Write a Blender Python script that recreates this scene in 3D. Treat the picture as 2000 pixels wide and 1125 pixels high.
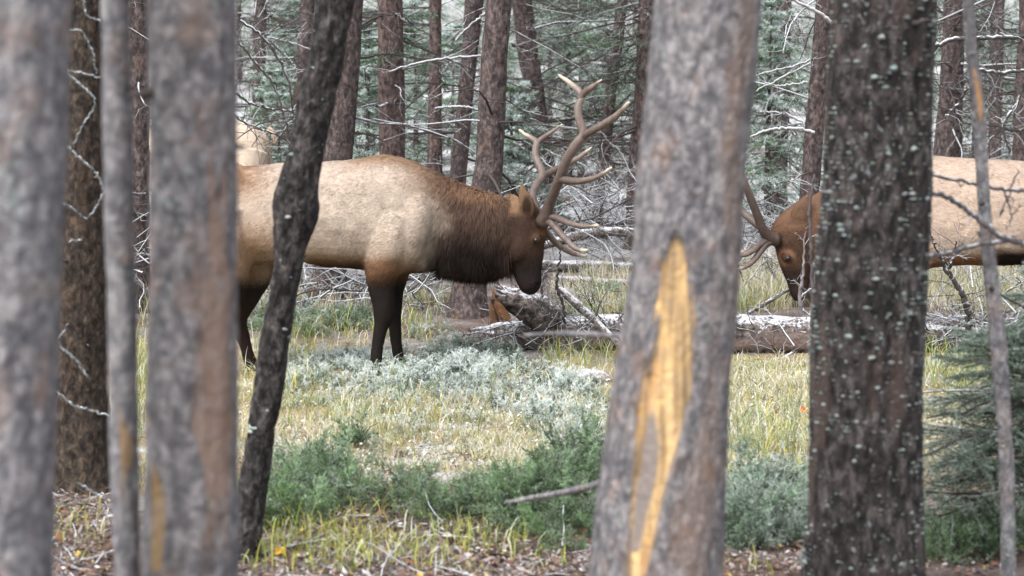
import bpy, math, random
import numpy as np
from mathutils import Vector

# ------------------------------------------------------------------ clear, camera, light
for o in list(bpy.data.objects):
    bpy.data.objects.remove(o, do_unlink=True)
scene = bpy.context.scene
COL = scene.collection
random.seed(7)
RNG = np.random.default_rng(11)

FPX, CAMH, YHOR = 3640.0, 1.79, 230.0
PITCH = math.atan((562.5 - YHOR) / FPX)
cam_data = bpy.data.cameras.new('camera')
cam_data.sensor_width = 36.0
cam_data.lens = FPX / 2000 * 36
cam_data.clip_start = 0.1
cam_data.clip_end = 600
cam_data.dof.use_dof = True
cam_data.dof.focus_distance = 13.2
cam_data.dof.aperture_fstop = 2.9
cam = bpy.data.objects.new('camera', cam_data)
COL.objects.link(cam)
cam.location = (0, 0, CAMH)
cam.rotation_euler = (math.pi / 2 - PITCH, 0, 0)
scene.camera = cam

SUN_EL, SUN_AZ = math.radians(52), math.radians(215)
world = bpy.data.worlds.new('World')
scene.world = world
world.use_nodes = True
wn, wl = world.node_tree.nodes, world.node_tree.links
wn.clear()
sky = wn.new('ShaderNodeTexSky')
sky.sky_type = 'NISHITA'
sky.sun_disc = False
sky.sun_elevation = SUN_EL
sky.sun_rotation = SUN_AZ
sky.air_density = 1.0
sky.dust_density = 4.0
hsv = wn.new('ShaderNodeHueSaturation')          # overcast: the blue is mostly veiled
hsv.inputs['Saturation'].default_value = 0.27
bg = wn.new('ShaderNodeBackground')
bg.inputs['Strength'].default_value = 0.15
wo = wn.new('ShaderNodeOutputWorld')
wl.new(sky.outputs['Color'], hsv.inputs['Color'])
wl.new(hsv.outputs['Color'], bg.inputs['Color'])
wl.new(bg.outputs['Background'], wo.inputs['Surface'])

sun_data = bpy.data.lights.new('sun', 'SUN')
sun_data.energy = 1.1
sun_data.angle = math.radians(30)
sun_data.color = (1.0, 0.97, 0.93)
sun = bpy.data.objects.new('sun', sun_data)
COL.objects.link(sun)
sd = Vector((math.sin(SUN_AZ) * math.cos(SUN_EL), math.cos(SUN_AZ) * math.cos(SUN_EL), math.sin(SUN_EL)))
sun.rotation_euler = (-sd).to_track_quat('-Z', 'Y').to_euler()

vs = scene.view_settings
vs.view_transform = 'Standard'
vs.look = 'None'
vs.exposure = 1.42
vs.gamma = 1.0
scene.render.engine = 'CYCLES'
scene.cycles.use_denoising = True
scene.cycles.max_bounces = 6
scene.cycles.diffuse_bounces = 3
scene.cycles.transparent_max_bounces = 4
scene.cycles.volume_bounces = 1

# ------------------------------------------------------------------ helpers
SP, CP = math.sin(PITCH), math.cos(PITCH)


def at(px, py, Y):
    """world point seen at photo pixel (px, py) at distance Y in front of the camera"""
    cx, cy = (px - 1000) / FPX, -(py - 562.5) / FPX
    d = (cx, CP + cy * SP, -SP + cy * CP)
    t = Y / d[1]
    return np.array((d[0] * t, Y, CAMH + d[2] * t))


def proj(P):
    """photo pixel of world points (n, 3)"""
    P = np.asarray(P, float)
    q = P - np.array((0, 0, CAMH))
    depth = q[..., 1] * CP - q[..., 2] * SP
    up = q[..., 1] * SP + q[..., 2] * CP
    return 1000 + FPX * q[..., 0] / depth, 562.5 - FPX * up / depth


def _hash(ix, iy, iz):
    h = (ix.astype(np.int64) * 374761393 + iy.astype(np.int64) * 668265263 + iz.astype(np.int64) * 1274126177) & 0xffffffff
    h = ((h ^ (h >> 13)) * 1274126177) & 0xffffffff
    h = ((h ^ (h >> 16)) * 2246822519) & 0xffffffff
    return ((h ^ (h >> 15)) & 0xffffff) / float(0xffffff) * 2 - 1


def vnoise(p):
    p = np.asarray(p, float)
    i = np.floor(p)
    f = p - i
    f = f * f * (3 - 2 * f)
    i = i.astype(np.int64)
    out = 0
    for dx in (0, 1):
        for dy in (0, 1):
            for dz in (0, 1):
                w = (f[..., 0] if dx else 1 - f[..., 0]) * (f[..., 1] if dy else 1 - f[..., 1]) * (f[..., 2] if dz else 1 - f[..., 2])
                out = out + w * _hash(i[..., 0] + dx, i[..., 1] + dy, i[..., 2] + dz)
    return out


def fbm(p, octv=3):
    p = np.asarray(p, float)
    s, a = 0, 1.0
    for k in range(octv):
        s = s + a * vnoise(p * (2.03 ** k) + 17.3 * k)
        a *= 0.5
    return s / (2 - 2 * a) if a < 1 else s


def sstep(a, b, x):
    t = np.clip((x - a) / (b - a), 0, 1)
    return t * t * (3 - 2 * t)


def G(x, y):
    """height of the ground"""
    x = np.asarray(x, float)
    y = np.asarray(y, float)
    p = np.stack(np.broadcast_arrays(x * 0.6, y * 0.6, 0 * x + 3.1), -1)
    q = np.stack(np.broadcast_arrays(x * 3.1, y * 3.1, 0 * x + 8.1), -1)
    u = np.clip(y - 13.5, 0, None)
    rise = 0.05 * (np.sqrt(u * u + 1.0) - 1.0)
    return rise + 0.035 * vnoise(p) + 0.012 * vnoise(q)


def ground_at(px, py):
    """ground point under photo pixel, vectorised"""
    px = np.asarray(px, float)
    py = np.asarray(py, float)
    cx, cy = (px - 1000) / FPX, -(py - 562.5) / FPX
    dx, dy, dz = cx, CP + cy * SP, -SP + cy * CP
    lo, hi = np.full(px.shape, 2.0), np.full(px.shape, 90.0)
    for _ in range(26):
        m = (lo + hi) / 2
        t = m / dy
        below = CAMH + dz * t < G(dx * t, m)
        hi = np.where(below, m, hi)
        lo = np.where(below, lo, m)
    t = hi / dy
    return np.stack((dx * t, hi, G(dx * t, hi)), -1)


def mesh(name, V, F, tint=None, smooth=True):
    """V (n,3); F a list of int arrays (m,k); tint (n,4) or (n,3) colour of each vertex"""
    V = np.asarray(V, np.float32)
    F = [np.asarray(f, np.int32) for f in F if len(f)]
    me = bpy.data.meshes.new(name)
    me.vertices.add(len(V))
    me.vertices.foreach_set('co', V.ravel())
    nl = sum(f.size for f in F)
    npoly = sum(len(f) for f in F)
    me.loops.add(nl)
    me.loops.foreach_set('vertex_index', np.concatenate([f.ravel() for f in F]))
    me.polygons.add(npoly)
    tot = np.concatenate([np.full(len(f), f.shape[1], np.int32) for f in F])
    me.polygons.foreach_set('loop_start', np.concatenate(([0], np.cumsum(tot)[:-1])).astype(np.int32))
    me.polygons.foreach_set('use_smooth', np.full(npoly, bool(smooth)))
    me.update(calc_edges=True)
    if tint is not None:
        tint = np.asarray(tint, np.float32)
        if tint.shape[1] == 3:
            tint = np.concatenate((tint, np.ones((len(tint), 1), np.float32)), 1)
        a = me.attributes.new('tint', 'FLOAT_COLOR', 'POINT')
        a.data.foreach_set('color', tint.ravel())
    return me


def obj(name, me, mat, parent=None):
    o = bpy.data.objects.new(name, me)
    COL.objects.link(o)
    if me is not None and mat is not None and not me.materials:
        me.materials.append(mat)
    if parent is not None:
        o.parent = parent
    return o


def tag(o, label=None, cat=None, group=None, kind=None):
    for k, v in (('label', label), ('category', cat), ('group', group), ('kind', kind)):
        if v:
            o[k] = v
    return o


def thing(name, label, cat, loc, group=None):
    o = bpy.data.objects.new(name, None)
    COL.objects.link(o)
    o.empty_display_size = 0.1
    o.location = [float(v) for v in loc]
    return tag(o, label, cat, group)


def catmull(P, n):
    """n points along a smooth curve through the rows of P (any width)"""
    P = np.asarray(P, float)
    k = len(P)
    if k == 2:
        t = np.linspace(0, 1, n)[:, None]
        return P[0] * (1 - t) + P[1] * t
    E = np.vstack((2 * P[0] - P[1], P, 2 * P[-1] - P[-2]))
    d = np.linalg.norm(np.diff(P[:, :3], axis=0), axis=1) + 1e-9
    s = np.concatenate(([0], np.cumsum(d)))
    u = np.interp(np.linspace(0, s[-1], n), s, np.arange(k))
    i = np.clip(np.floor(u).astype(int), 0, k - 2)
    t = (u - i)[:, None]
    a, b, c, e = E[i], E[i + 1], E[i + 2], E[i + 3]
    return 0.5 * (2 * b + (c - a) * t + (2 * a - 5 * b + 4 * c - e) * t ** 2 + (3 * b - a - 3 * c + e) * t ** 3)


def frames(P):
    T = np.gradient(P, axis=0)
    T /= np.linalg.norm(T, axis=1, keepdims=True) + 1e-12
    ref = np.array((0.0, 1.0, 0.0)) if abs(T[0][1]) < 0.8 else np.array((1.0, 0.0, 0.0))
    N = np.zeros_like(P)
    n = ref - T[0] * ref.dot(T[0])
    n /= np.linalg.norm(n)
    for i in range(len(P)):
        n = n - T[i] * n.dot(T[i])
        n /= np.linalg.norm(n) + 1e-12
        N[i] = n
    return T, N, np.cross(T, N)


def tube(P, R, sides=16, disp=None, cap=True):
    """one tube: V, faces.  disp(points, angle) -> radial offset in metres"""
    P = np.asarray(P, float)
    R = np.broadcast_to(np.asarray(R, float), (len(P),))
    T, N, B = frames(P)
    a = np.linspace(0, 2 * math.pi, sides, endpoint=False)
    dirv = np.cos(a)[None, :, None] * N[:, None, :] + np.sin(a)[None, :, None] * B[:, None, :]
    V = P[:, None, :] + dirv * R[:, None, None]
    if disp is not None:
        V = V + dirv * disp(V, dirv)[..., None]
    n = len(P)
    i = np.arange(n - 1)[:, None] * sides
    j = np.arange(sides)[None, :]
    j2 = (j + 1) % sides
    Q = np.stack((i + j, i + j2, i + sides + j2, i + sides + j), -1).reshape(-1, 4)
    V = V.reshape(-1, 3)
    F = [Q]
    if cap:
        c0, c1 = len(V), len(V) + 1
        V = np.vstack((V, P[0], P[-1]))
        jj = np.arange(sides)
        t0 = np.stack((np.full(sides, c0), (jj + 1) % sides, jj), -1)
        b = (n - 1) * sides
        t1 = np.stack((np.full(sides, c1), b + jj, b + (jj + 1) % sides), -1)
        F.append(np.vstack((t0, t1)))
    return V, F


def join(parts):
    """[(V, [F...])...] -> V, [F...]"""
    Vs, fs, off = [], {}, 0
    for V, F in parts:
        Vs.append(V)
        for f in F:
            f = np.asarray(f)
            if len(f):
                fs.setdefault(f.shape[1], []).append(f + off)
        off += len(V)
    return np.vstack(Vs), [np.vstack(v) for v in fs.values()]


def many_tubes(P, R, sides=3):
    """P (N,k,3), R (N,k): N thin tubes at once -> V, [quads], outward directions per vertex"""
    N_, k, _ = P.shape
    T = np.gradient(P, axis=1)
    T /= np.linalg.norm(T, axis=2, keepdims=True) + 1e-9
    ref = np.where(np.abs(T[:, :1, 2:3]) > 0.85, np.array((1.0, 0, 0)), np.array((0, 0, 1.0)))
    U = ref - T * (ref * T).sum(-1, keepdims=True)
    U /= np.linalg.norm(U, axis=2, keepdims=True) + 1e-9
    W = np.cross(T, U)
    a = np.linspace(0, 2 * math.pi, sides, endpoint=False) + 0.5
    D = np.cos(a)[None, None, :, None] * U[:, :, None, :] + np.sin(a)[None, None, :, None] * W[:, :, None, :]
    V = P[:, :, None, :] + D * R[:, :, None, None]
    base = np.arange(N_)[:, None, None] * (k * sides)
    i = np.arange(k - 1)[None, :, None] * sides
    j = np.arange(sides)[None, None, :]
    j2 = (j + 1) % sides
    Q = np.stack(np.broadcast_arrays(base + i + j, base + i + j2, base + i + sides + j2, base + i + sides + j), -1).reshape(-1, 4)
    return V.reshape(-1, 3), [Q], D.reshape(-1, 3)


def unit(v):
    return v / (np.linalg.norm(v, axis=-1, keepdims=True) + 1e-12)


def twig_walk(start, d0, L, k, rng, bend=0.25, droop=0.0):
    """(N,3) starts, (N,3) directions, (N,) lengths -> (N,k,3) wandering polylines"""
    N_ = len(start)
    P = np.zeros((N_, k, 3))
    P[:, 0] = start
    d = unit(d0)
    for i in range(1, k):
        d = unit(d + rng.normal(0, bend, (N_, 3)) + np.array((0, 0, -droop)))
        P[:, i] = P[:, i - 1] + d * (L / (k - 1))[:, None]
    return P


def on_poly(P, rng, m, lo=0.15, hi=0.98):
    """m random points on each polyline: points (N*m,3), tangents"""
    N_, k, _ = P.shape
    u = rng.uniform(lo, hi, (N_, m)) * (k - 1)
    i = np.clip(u.astype(int), 0, k - 2)
    t = (u - i)[..., None]
    r = np.arange(N_)[:, None]
    A, B = P[r, i], P[r, i + 1]
    return (A * (1 - t) + B * t).reshape(-1, 3), unit(B - A).reshape(-1, 3), (u / (k - 1)).reshape(-1)


def frost_tint(D, base, frost, amount, rng, per, thr=0.15):
    """white on the upper side of thin wood; per: number of vertices per twig"""
    n = len(D)
    r = np.repeat(rng.uniform(0, 1, n // per + 1), per)[:n]
    f = sstep(thr, thr + 0.5, D[:, 2]) * (r < amount)
    j = 1 + 0.35 * (np.repeat(rng.uniform(-1, 1, n // per + 1), per)[:n])
    c = np.array(base)[None] * j[:, None]
    return c * (1 - f[:, None]) + np.array(frost)[None] * f[:, None]


FROST = (0.62, 0.66, 0.70)

# ------------------------------------------------------------------ materials


class NT:
    def __init__(s, name):
        s.mat = bpy.data.materials.new(name)
        s.mat.use_nodes = True
        s.n, s.l = s.mat.node_tree.nodes, s.mat.node_tree.links
        s.n.clear()
        s.out = s.n.new('ShaderNodeOutputMaterial')
        s.bsdf = s.n.new('ShaderNodeBsdfPrincipled')
        s.l.new(s.bsdf.outputs[0], s.out.inputs['Surface'])

    def noise(s, vec, scale, detail=4, rough=0.6):
        x = s.n.new('ShaderNodeTexNoise')
        x.inputs['Scale'].default_value = scale
        x.inputs['Detail'].default_value = detail
        x.inputs['Roughness'].default_value = rough
        s.l.new(vec, x.inputs['Vector'])
        return x.outputs['Fac']

    def voro(s, vec, scale, out='Distance', feature='F1'):
        x = s.n.new('ShaderNodeTexVoronoi')
        x.feature = feature
        x.inputs['Scale'].default_value = scale
        s.l.new(vec, x.inputs['Vector'])
        return x.outputs[out]

    def ramp(s, fac, stops):
        x = s.n.new('ShaderNodeValToRGB')
        e = x.color_ramp.elements
        while len(e) < len(stops):
            e.new(0.5)
        for q, (p, c) in zip(e, stops):
            q.position = p
            q.color = (*c, 1) if len(c) == 3 else c
        s.l.new(fac, x.inputs[0])
        return x.outputs[0]

    def mix(s, fac, a, b, mode='MIX'):
        x = s.n.new('ShaderNodeMix')
        x.data_type = 'RGBA'
        x.blend_type = mode
        for sock, v in ((x.inputs[0], fac), (x.inputs[6], a), (x.inputs[7], b)):
            if isinstance(v, (int, float)):
                sock.default_value = v
            elif isinstance(v, tuple):
                sock.default_value = (*v, 1)
            else:
                s.l.new(v, sock)
        return x.outputs[2]

    def math(s, op, a, b):
        x = s.n.new('ShaderNodeMath')
        x.operation = op
        for sock, v in zip(x.inputs, (a, b)):
            if isinstance(v, (int, float)):
                sock.default_value = v
            else:
                s.l.new(v, sock)
        return x.outputs[0]

    def coords(s, scale=(1, 1, 1)):
        tc = s.n.new('ShaderNodeTexCoord')
        oi = s.n.new('ShaderNodeObjectInfo')
        ad = s.n.new('ShaderNodeVectorMath')
        ad.operation = 'ADD'
        s.l.new(tc.outputs['Object'], ad.inputs[0])
        m2 = s.n.new('ShaderNodeMath')
        m2.operation = 'MULTIPLY'
        m2.inputs[1].default_value = 37.0
        s.l.new(oi.outputs['Random'], m2.inputs[0])
        s.l.new(m2.outputs[0], ad.inputs[1])
        mp = s.n.new('ShaderNodeMapping')
        mp.inputs['Scale'].default_value = scale
        s.l.new(ad.outputs[0], mp.inputs['Vector'])
        return mp.outputs[0]

    def tint(s):
        a = s.n.new('ShaderNodeAttribute')
        a.attribute_name = 'tint'
        return a.outputs['Color'], a.outputs['Alpha']

    def up(s):
        g = s.n.new('ShaderNodeNewGeometry')
        x = s.n.new('ShaderNodeSeparateXYZ')
        s.l.new(g.outputs['Normal'], x.inputs[0])
        return x.outputs[2]

    def finish(s, color, rough=0.85, bump=None, strength=0.5, dist=0.01, spec=0.25):
        if isinstance(color, tuple):
            s.bsdf.inputs['Base Color'].default_value = (*color, 1)
        else:
            s.l.new(color, s.bsdf.inputs['Base Color'])
        s.bsdf.inputs['Roughness'].default_value = rough
        s.bsdf.inputs['Specular IOR Level'].default_value = spec
        if bump is not None:
            b = s.n.new('ShaderNodeBump')
            b.inputs['Strength'].default_value = strength
            b.inputs['Distance'].default_value = dist
            s.l.new(bump, b.inputs['Height'])
            s.l.new(b.outputs[0], s.bsdf.inputs['Normal'])
        return s.mat


def bark(name, dark, mid, light, blotch, blotch_amt=0.5, sc=1.0, frost=0.0, dist=0.012, zs=0.6, crk=0.6, speckle=0.0):
    """bark with a vertex 'tint' (rgb, alpha) for wounds and worn patches"""
    t = NT(name)
    v0 = t.coords((1, 1, zs))
    wv = t.n.new('ShaderNodeTexNoise')
    wv.inputs['Scale'].default_value = 14
    t.l.new(v0, wv.inputs['Vector'])
    vm = t.n.new('ShaderNodeVectorMath')
    vm.operation = 'MULTIPLY_ADD'
    vm.inputs[1].default_value = (0.035, 0.035, 0.035)
    t.l.new(wv.outputs['Color'], vm.inputs[0])
    t.l.new(v0, vm.inputs[2])
    v = vm.outputs[0]
    n1 = t.noise(v, 26 * sc, 8, 0.68)
    n2 = t.noise(v, 8 * sc, 4)
    vo = t.voro(v, 26 * sc, feature='DISTANCE_TO_EDGE')
    c = t.ramp(n1, [(0.38, dark), (0.5, mid), (0.62, light)])
    c = t.mix(t.ramp(n2, [(0.62 - 0.12 * blotch_amt, (0, 0, 0)), (0.75, (blotch_amt,) * 3)]), c, blotch)
    crack = t.ramp(vo, [(0.0, (0.5,) * 3), (0.22, (1,) * 3)])
    c = t.mix(crk, c, crack, 'MULTIPLY')
    if speckle:
        sp = t.math('ADD', t.math('MULTIPLY', t.noise(v, 75, 3, 0.6), 0.7), t.math('MULTIPLY', t.noise(v, 6, 2), 0.3))
        c = t.mix(t.ramp(sp, [(0.60 - 0.05 * speckle, (0, 0, 0)), (0.64 - 0.05 * speckle, (0.85,) * 3)]), c, (0.22, 0.25, 0.245))
    tc, ta = t.tint()
    worn = t.mix(t.ramp(n1, [(0.3, (0.0,) * 3), (0.8, (0.5,) * 3)]), tc, mid)
    c = t.mix(ta, c, worn)
    if frost > 0:
        nn = t.math('ADD', t.math('MULTIPLY', t.noise(v, 55 * sc, 3), 0.55), t.math('MULTIPLY', t.noise(v, 9, 3), 0.45))
        s = t.math('ADD', t.math('MULTIPLY', t.up(), 0.28), nn)
        k = 0.83 - 0.12 * frost
        c = t.mix(t.ramp(s, [(k - 0.03, (0, 0, 0)), (k + 0.10, (0.82,) * 3)]), c, (0.60, 0.62, 0.67))
    h = t.math('ADD', n1, t.math('MULTIPLY', vo, 0.8))
    return t.finish(c, 0.9, h, 0.8, dist)


M = {}
M['bark_grey'] = bark('grey_bark', (0.10, 0.10, 0.111), (0.17, 0.165, 0.176), (0.30, 0.285, 0.29), (0.32, 0.225, 0.185), 0.75, 1.2, crk=0.5, zs=0.75, speckle=0.4)
M['bark_mid'] = bark('grey_brown_bark', (0.088, 0.085, 0.093), (0.155, 0.148, 0.156), (0.285, 0.265, 0.267), (0.29, 0.18, 0.125), 0.6, 1.2, crk=0.5, zs=0.75, speckle=0.35)
M['bark_dark'] = bark('dark_scaly_bark', (0.010, 0.009, 0.009), (0.035, 0.030, 0.030), (0.105, 0.092, 0.089), (0.15, 0.105, 0.092), 0.5, 1.0, dist=0.025, speckle=0.12)
M['bark_black'] = bark('blackened_bark', (0.007, 0.006, 0.006), (0.027, 0.024, 0.024), (0.085, 0.077, 0.074), (0.14, 0.135, 0.13), 0.6, 1.2, dist=0.025, speckle=0.0)
M['bark_rust'] = bark('rusty_dark_bark', (0.012, 0.008, 0.006), (0.034, 0.026, 0.021), (0.08, 0.058, 0.042), (0.12, 0.06, 0.033), 0.45, 1.2)
M['bark_far'] = bark('frost_flecked_bark', (0.028, 0.022, 0.022), (0.072, 0.056, 0.055), (0.14, 0.11, 0.105), (0.17, 0.10, 0.075), 0.5, 0.9, 0.55, 0.02)
M['bark_far_red'] = bark('red_brown_bark', (0.035, 0.025, 0.024), (0.095, 0.068, 0.064), (0.16, 0.12, 0.11), (0.17, 0.10, 0.08), 0.5, 0.9, 0.3, 0.02)
M['log'] = bark('snow_dusted_log', (0.018, 0.015, 0.014), (0.075, 0.062, 0.058), (0.19, 0.16, 0.15), (0.19, 0.125, 0.105), 0.5, 0.8, 1.0, 0.02, 1.0)
M['log_grey'] = bark('snow_dusted_grey_wood', (0.035, 0.03, 0.028), (0.11, 0.095, 0.088), (0.2, 0.18, 0.16), (0.2, 0.13, 0.1), 0.4, 1.2, 1.3, 0.01, 1.0)


def tinted(name, rough=0.85, transl=0.0, vary=0.25, vscale=40, spec=0.2, sheen=0.0):
    t = NT(name)
    c, a = t.tint()
    if vary:
        n = t.noise(t.coords(), vscale, 3)
        c = t.mix(1.0, c, t.ramp(n, [(0.3, (1 - vary,) * 3), (0.7, (1 + 0 * vary,) * 3)]), 'MULTIPLY')
    t.finish(c, rough, spec=spec)
    if sheen:
        t.bsdf.inputs['Sheen Weight'].default_value = sheen
        t.bsdf.inputs['Sheen Roughness'].default_value = 0.5
    if transl:
        tr = t.n.new('ShaderNodeBsdfTranslucent')
        t.l.new(c, tr.inputs['Color'])
        ms = t.n.new('ShaderNodeMixShader')
        ms.inputs[0].default_value = transl
        t.l.new(t.bsdf.outputs[0], ms.inputs[1])
        t.l.new(tr.outputs[0], ms.inputs[2])
        t.l.new(ms.outputs[0], t.out.inputs['Surface'])
    return t.mat


M['needles'] = tinted('conifer_needles', 0.7, 0.33, 0.0)
M['twig'] = tinted('dead_twig_wood', 0.9, 0, 0.3, 60)
M['grass'] = tinted('autumn_grass', 0.7, 0.3, 0.0)
M['litter'] = tinted('leaf_litter', 0.85, 0.1, 0.0)
M['coat'] = tinted('elk_coat', 0.9, 0, 0.15, 30, 0.08, 0.0)
M['antler'] = tinted('antler_bone', 0.55, 0, 0.3, 45, 0.35)
M['lichen'] = tinted('pale_lichen', 0.95, 0, 0.3, 120)
te = NT('dark_wet_eye')
M['eye'] = te.finish((0.006, 0.005, 0.006), 0.22, spec=0.4)
tg = NT('frosted_forest_floor')
gv = tg.coords()
gc, _ga = tg.tint()
gn = tg.noise(gv, 38, 6, 0.75)
gc2 = tg.mix(1.0, gc, tg.ramp(gn, [(0.32, (0.25, 0.22, 0.2)), (0.5, (0.8, 0.78, 0.76)), (0.68, (1.25, 1.25, 1.25))]), 'MULTIPLY')
M['ground'] = tg.finish(gc2, 0.95, gn, 1.0, 0.02)

# ------------------------------------------------------------------ ground


def build_ground():
    xs = np.concatenate((np.linspace(-98, -9, 24)[:-1], np.linspace(-9, 9, 300), np.linspace(9, 98, 24)[1:]))
    ys = np.concatenate((np.linspace(-24, 5.5, 14)[:-1], np.linspace(5.5, 22, 280), np.geomspace(22, 148, 40)[1:]))
    X, Y = np.meshgrid(xs, ys)
    Z = G(X, Y)
    P = np.stack((X, Y, Z), -1).reshape(-1, 3)
    n1 = fbm(P * 1.3 + 4, 3)
    n2 = fbm(P * 4.1 + 9, 3)
    yy = P[:, 1]
    litter = np.array((0.125, 0.088, 0.074))
    grey = np.array((0.33, 0.30, 0.30))
    straw = np.array((0.36, 0.29, 0.17))
    moss = np.array((0.12, 0.14, 0.06))
    snow = np.array((0.62, 0.66, 0.70))
    c = litter + (grey - litter) * sstep(-0.1, 0.55, n2)[:, None] * 0.6
    mead = sstep(8.3, 9.6, yy + 0.6 * n1) * (1 - sstep(13.8, 15.0, yy + 0.8 * n1))
    c = c * (1 - mead[:, None]) + (straw + (moss - straw) * sstep(0, 0.6, n2)[:, None] * 0.5) * mead[:, None]
    fr = sstep(0.05, 0.5, fbm(P * 2.7 + 31, 3)) * (0.25 + 0.5 * mead)
    far = sstep(15, 24, yy) * 0.75
    f = np.clip(np.maximum(fr, far * sstep(-0.5, 0.2, n1 + 0.5 * n2)), 0, 0.9)
    c = c * (1 - f[:, None]) + snow * f[:, None]
    nx, ny = len(xs), len(ys)
    i = np.arange(ny - 1)[:, None] * nx
    j = np.arange(nx - 1)[None]
    Q = np.stack((i + j, i + j + 1, i + nx + j + 1, i + nx + j), -1).reshape(-1, 4)
    o = obj('ground', mesh('ground', P, [Q], np.clip(c, 0, 1)), M['ground'])
    tag(o, 'forest floor of reddish litter, straw grass and thin snow', None, None, 'structure')


build_ground()

# ------------------------------------------------------------------ trees


def trunk_path(edges, Y, top=7.5, spacing=0.03, flare=0.35, below=True, Ys=None):
    """edges: rows (py, left px, right px) from top to bottom at distance Y.  Returns path bottom->top and radii"""
    rows = []
    for py, a, b in edges:
        c = at((a + b) / 2, py, Y)
        rows.append((c[0], c[1], c[2], (b - a) / 2 / FPX * Y))
    rows = rows[::-1]                       # bottom to top
    rows = np.array(rows)
    # down to the ground
    d = rows[0] - rows[min(1, len(rows) - 1)]
    slope = d[:3] / max(1e-6, -d[2]) if d[2] < 0 else np.array((0, 0, -1.0))
    slope[:2] = np.clip(slope[:2], -0.25, 0.25)
    gz = float(G(rows[0][0], rows[0][1]))
    pts = [rows[0]]
    z = rows[0][2]
    if z > gz + 0.05:
        q = rows[0].copy()
        q[:3] = rows[0][:3] + slope * (z - gz) * 1.0
        q[3] = rows[0][3] * (1.0 + 0.12)
        pts = [q, rows[0]] if below else pts
    pts = np.array(pts + list(rows[1:]))
    first = pts[0].copy()
    first[2] -= 0.12
    first[3] *= 1.12
    pts = np.vstack((first, pts))
    dt = rows[-1] - rows[-2]
    up = dt[:3] / max(1e-6, dt[2])
    up[:2] = np.clip(up[:2], -0.2, 0.2) * 0.7
    ext = []
    z = rows[-1][2]
    h = top - z
    for k in (0.33, 0.66, 1.0):
        e = rows[-1].copy()
        e[:3] = rows[-1][:3] + up * h * k
        e[3] = rows[-1][3] * (1 - 0.45 * k)
        ext.append(e)
    pts = np.vstack((pts, ext))
    d = np.concatenate(([0], np.cumsum(np.linalg.norm(np.diff(pts[:, :3], axis=0), axis=1))))
    n = int(d[-1] / spacing) + 4
    u = np.linspace(0, d[-1], n)
    C = np.stack([np.interp(u, d, pts[:, q]) for q in range(4)], -1)
    w = max(2, int(0.03 / spacing))
    ker = np.hanning(2 * w + 3)[1:-1]
    ker /= ker.sum()
    pad = np.vstack((C[0] + (C[0] - C[1]) * np.arange(w, 0, -1)[:, None], C, C[-1] + (C[-1] - C[-2]) * np.arange(1, w + 1)[:, None]))
    C = np.stack([np.convolve(pad[:, q], ker, 'valid') for q in range(4)], -1)
    zb = C[:, 2] - gz
    C[:, 3] *= 1 + flare * np.exp(-np.clip(zb, 0, None) / 0.12)
    return C[:, :3], np.clip(C[:, 3], 0.004, None), np.array((first[0], first[1], gz))


def trunk_mesh(name, P, R, base, sides, amp, freq, seed, wear=None, zstretch=0.4, recess=0.0):
    def disp(V, D):
        q = V * np.array((freq, freq, freq * zstretch)) + seed
        a = 1 - np.abs(fbm(q, 3)) * 2.2
        b = vnoise(V * np.array((3, 3, 1.2)) + seed * 2)
        out = amp * (a - 0.45) + amp * 1.2 * b
        if recess:
            m = wound_T5(V.reshape(-1, 3)).reshape(out.shape)
            out = out * (1 - 0.8 * m) - recess * m + 0.006 * np.clip(1 - abs(m - 0.35) / 0.35, 0, 1)
        return out
    V, F = tube(P, R, sides, disp)
    tint = np.zeros((len(V), 4))
    if wear is not None:
        tint = wear(V, np.zeros((len(V), 4)))
    return mesh(name, V - base, F, tint), V


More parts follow.
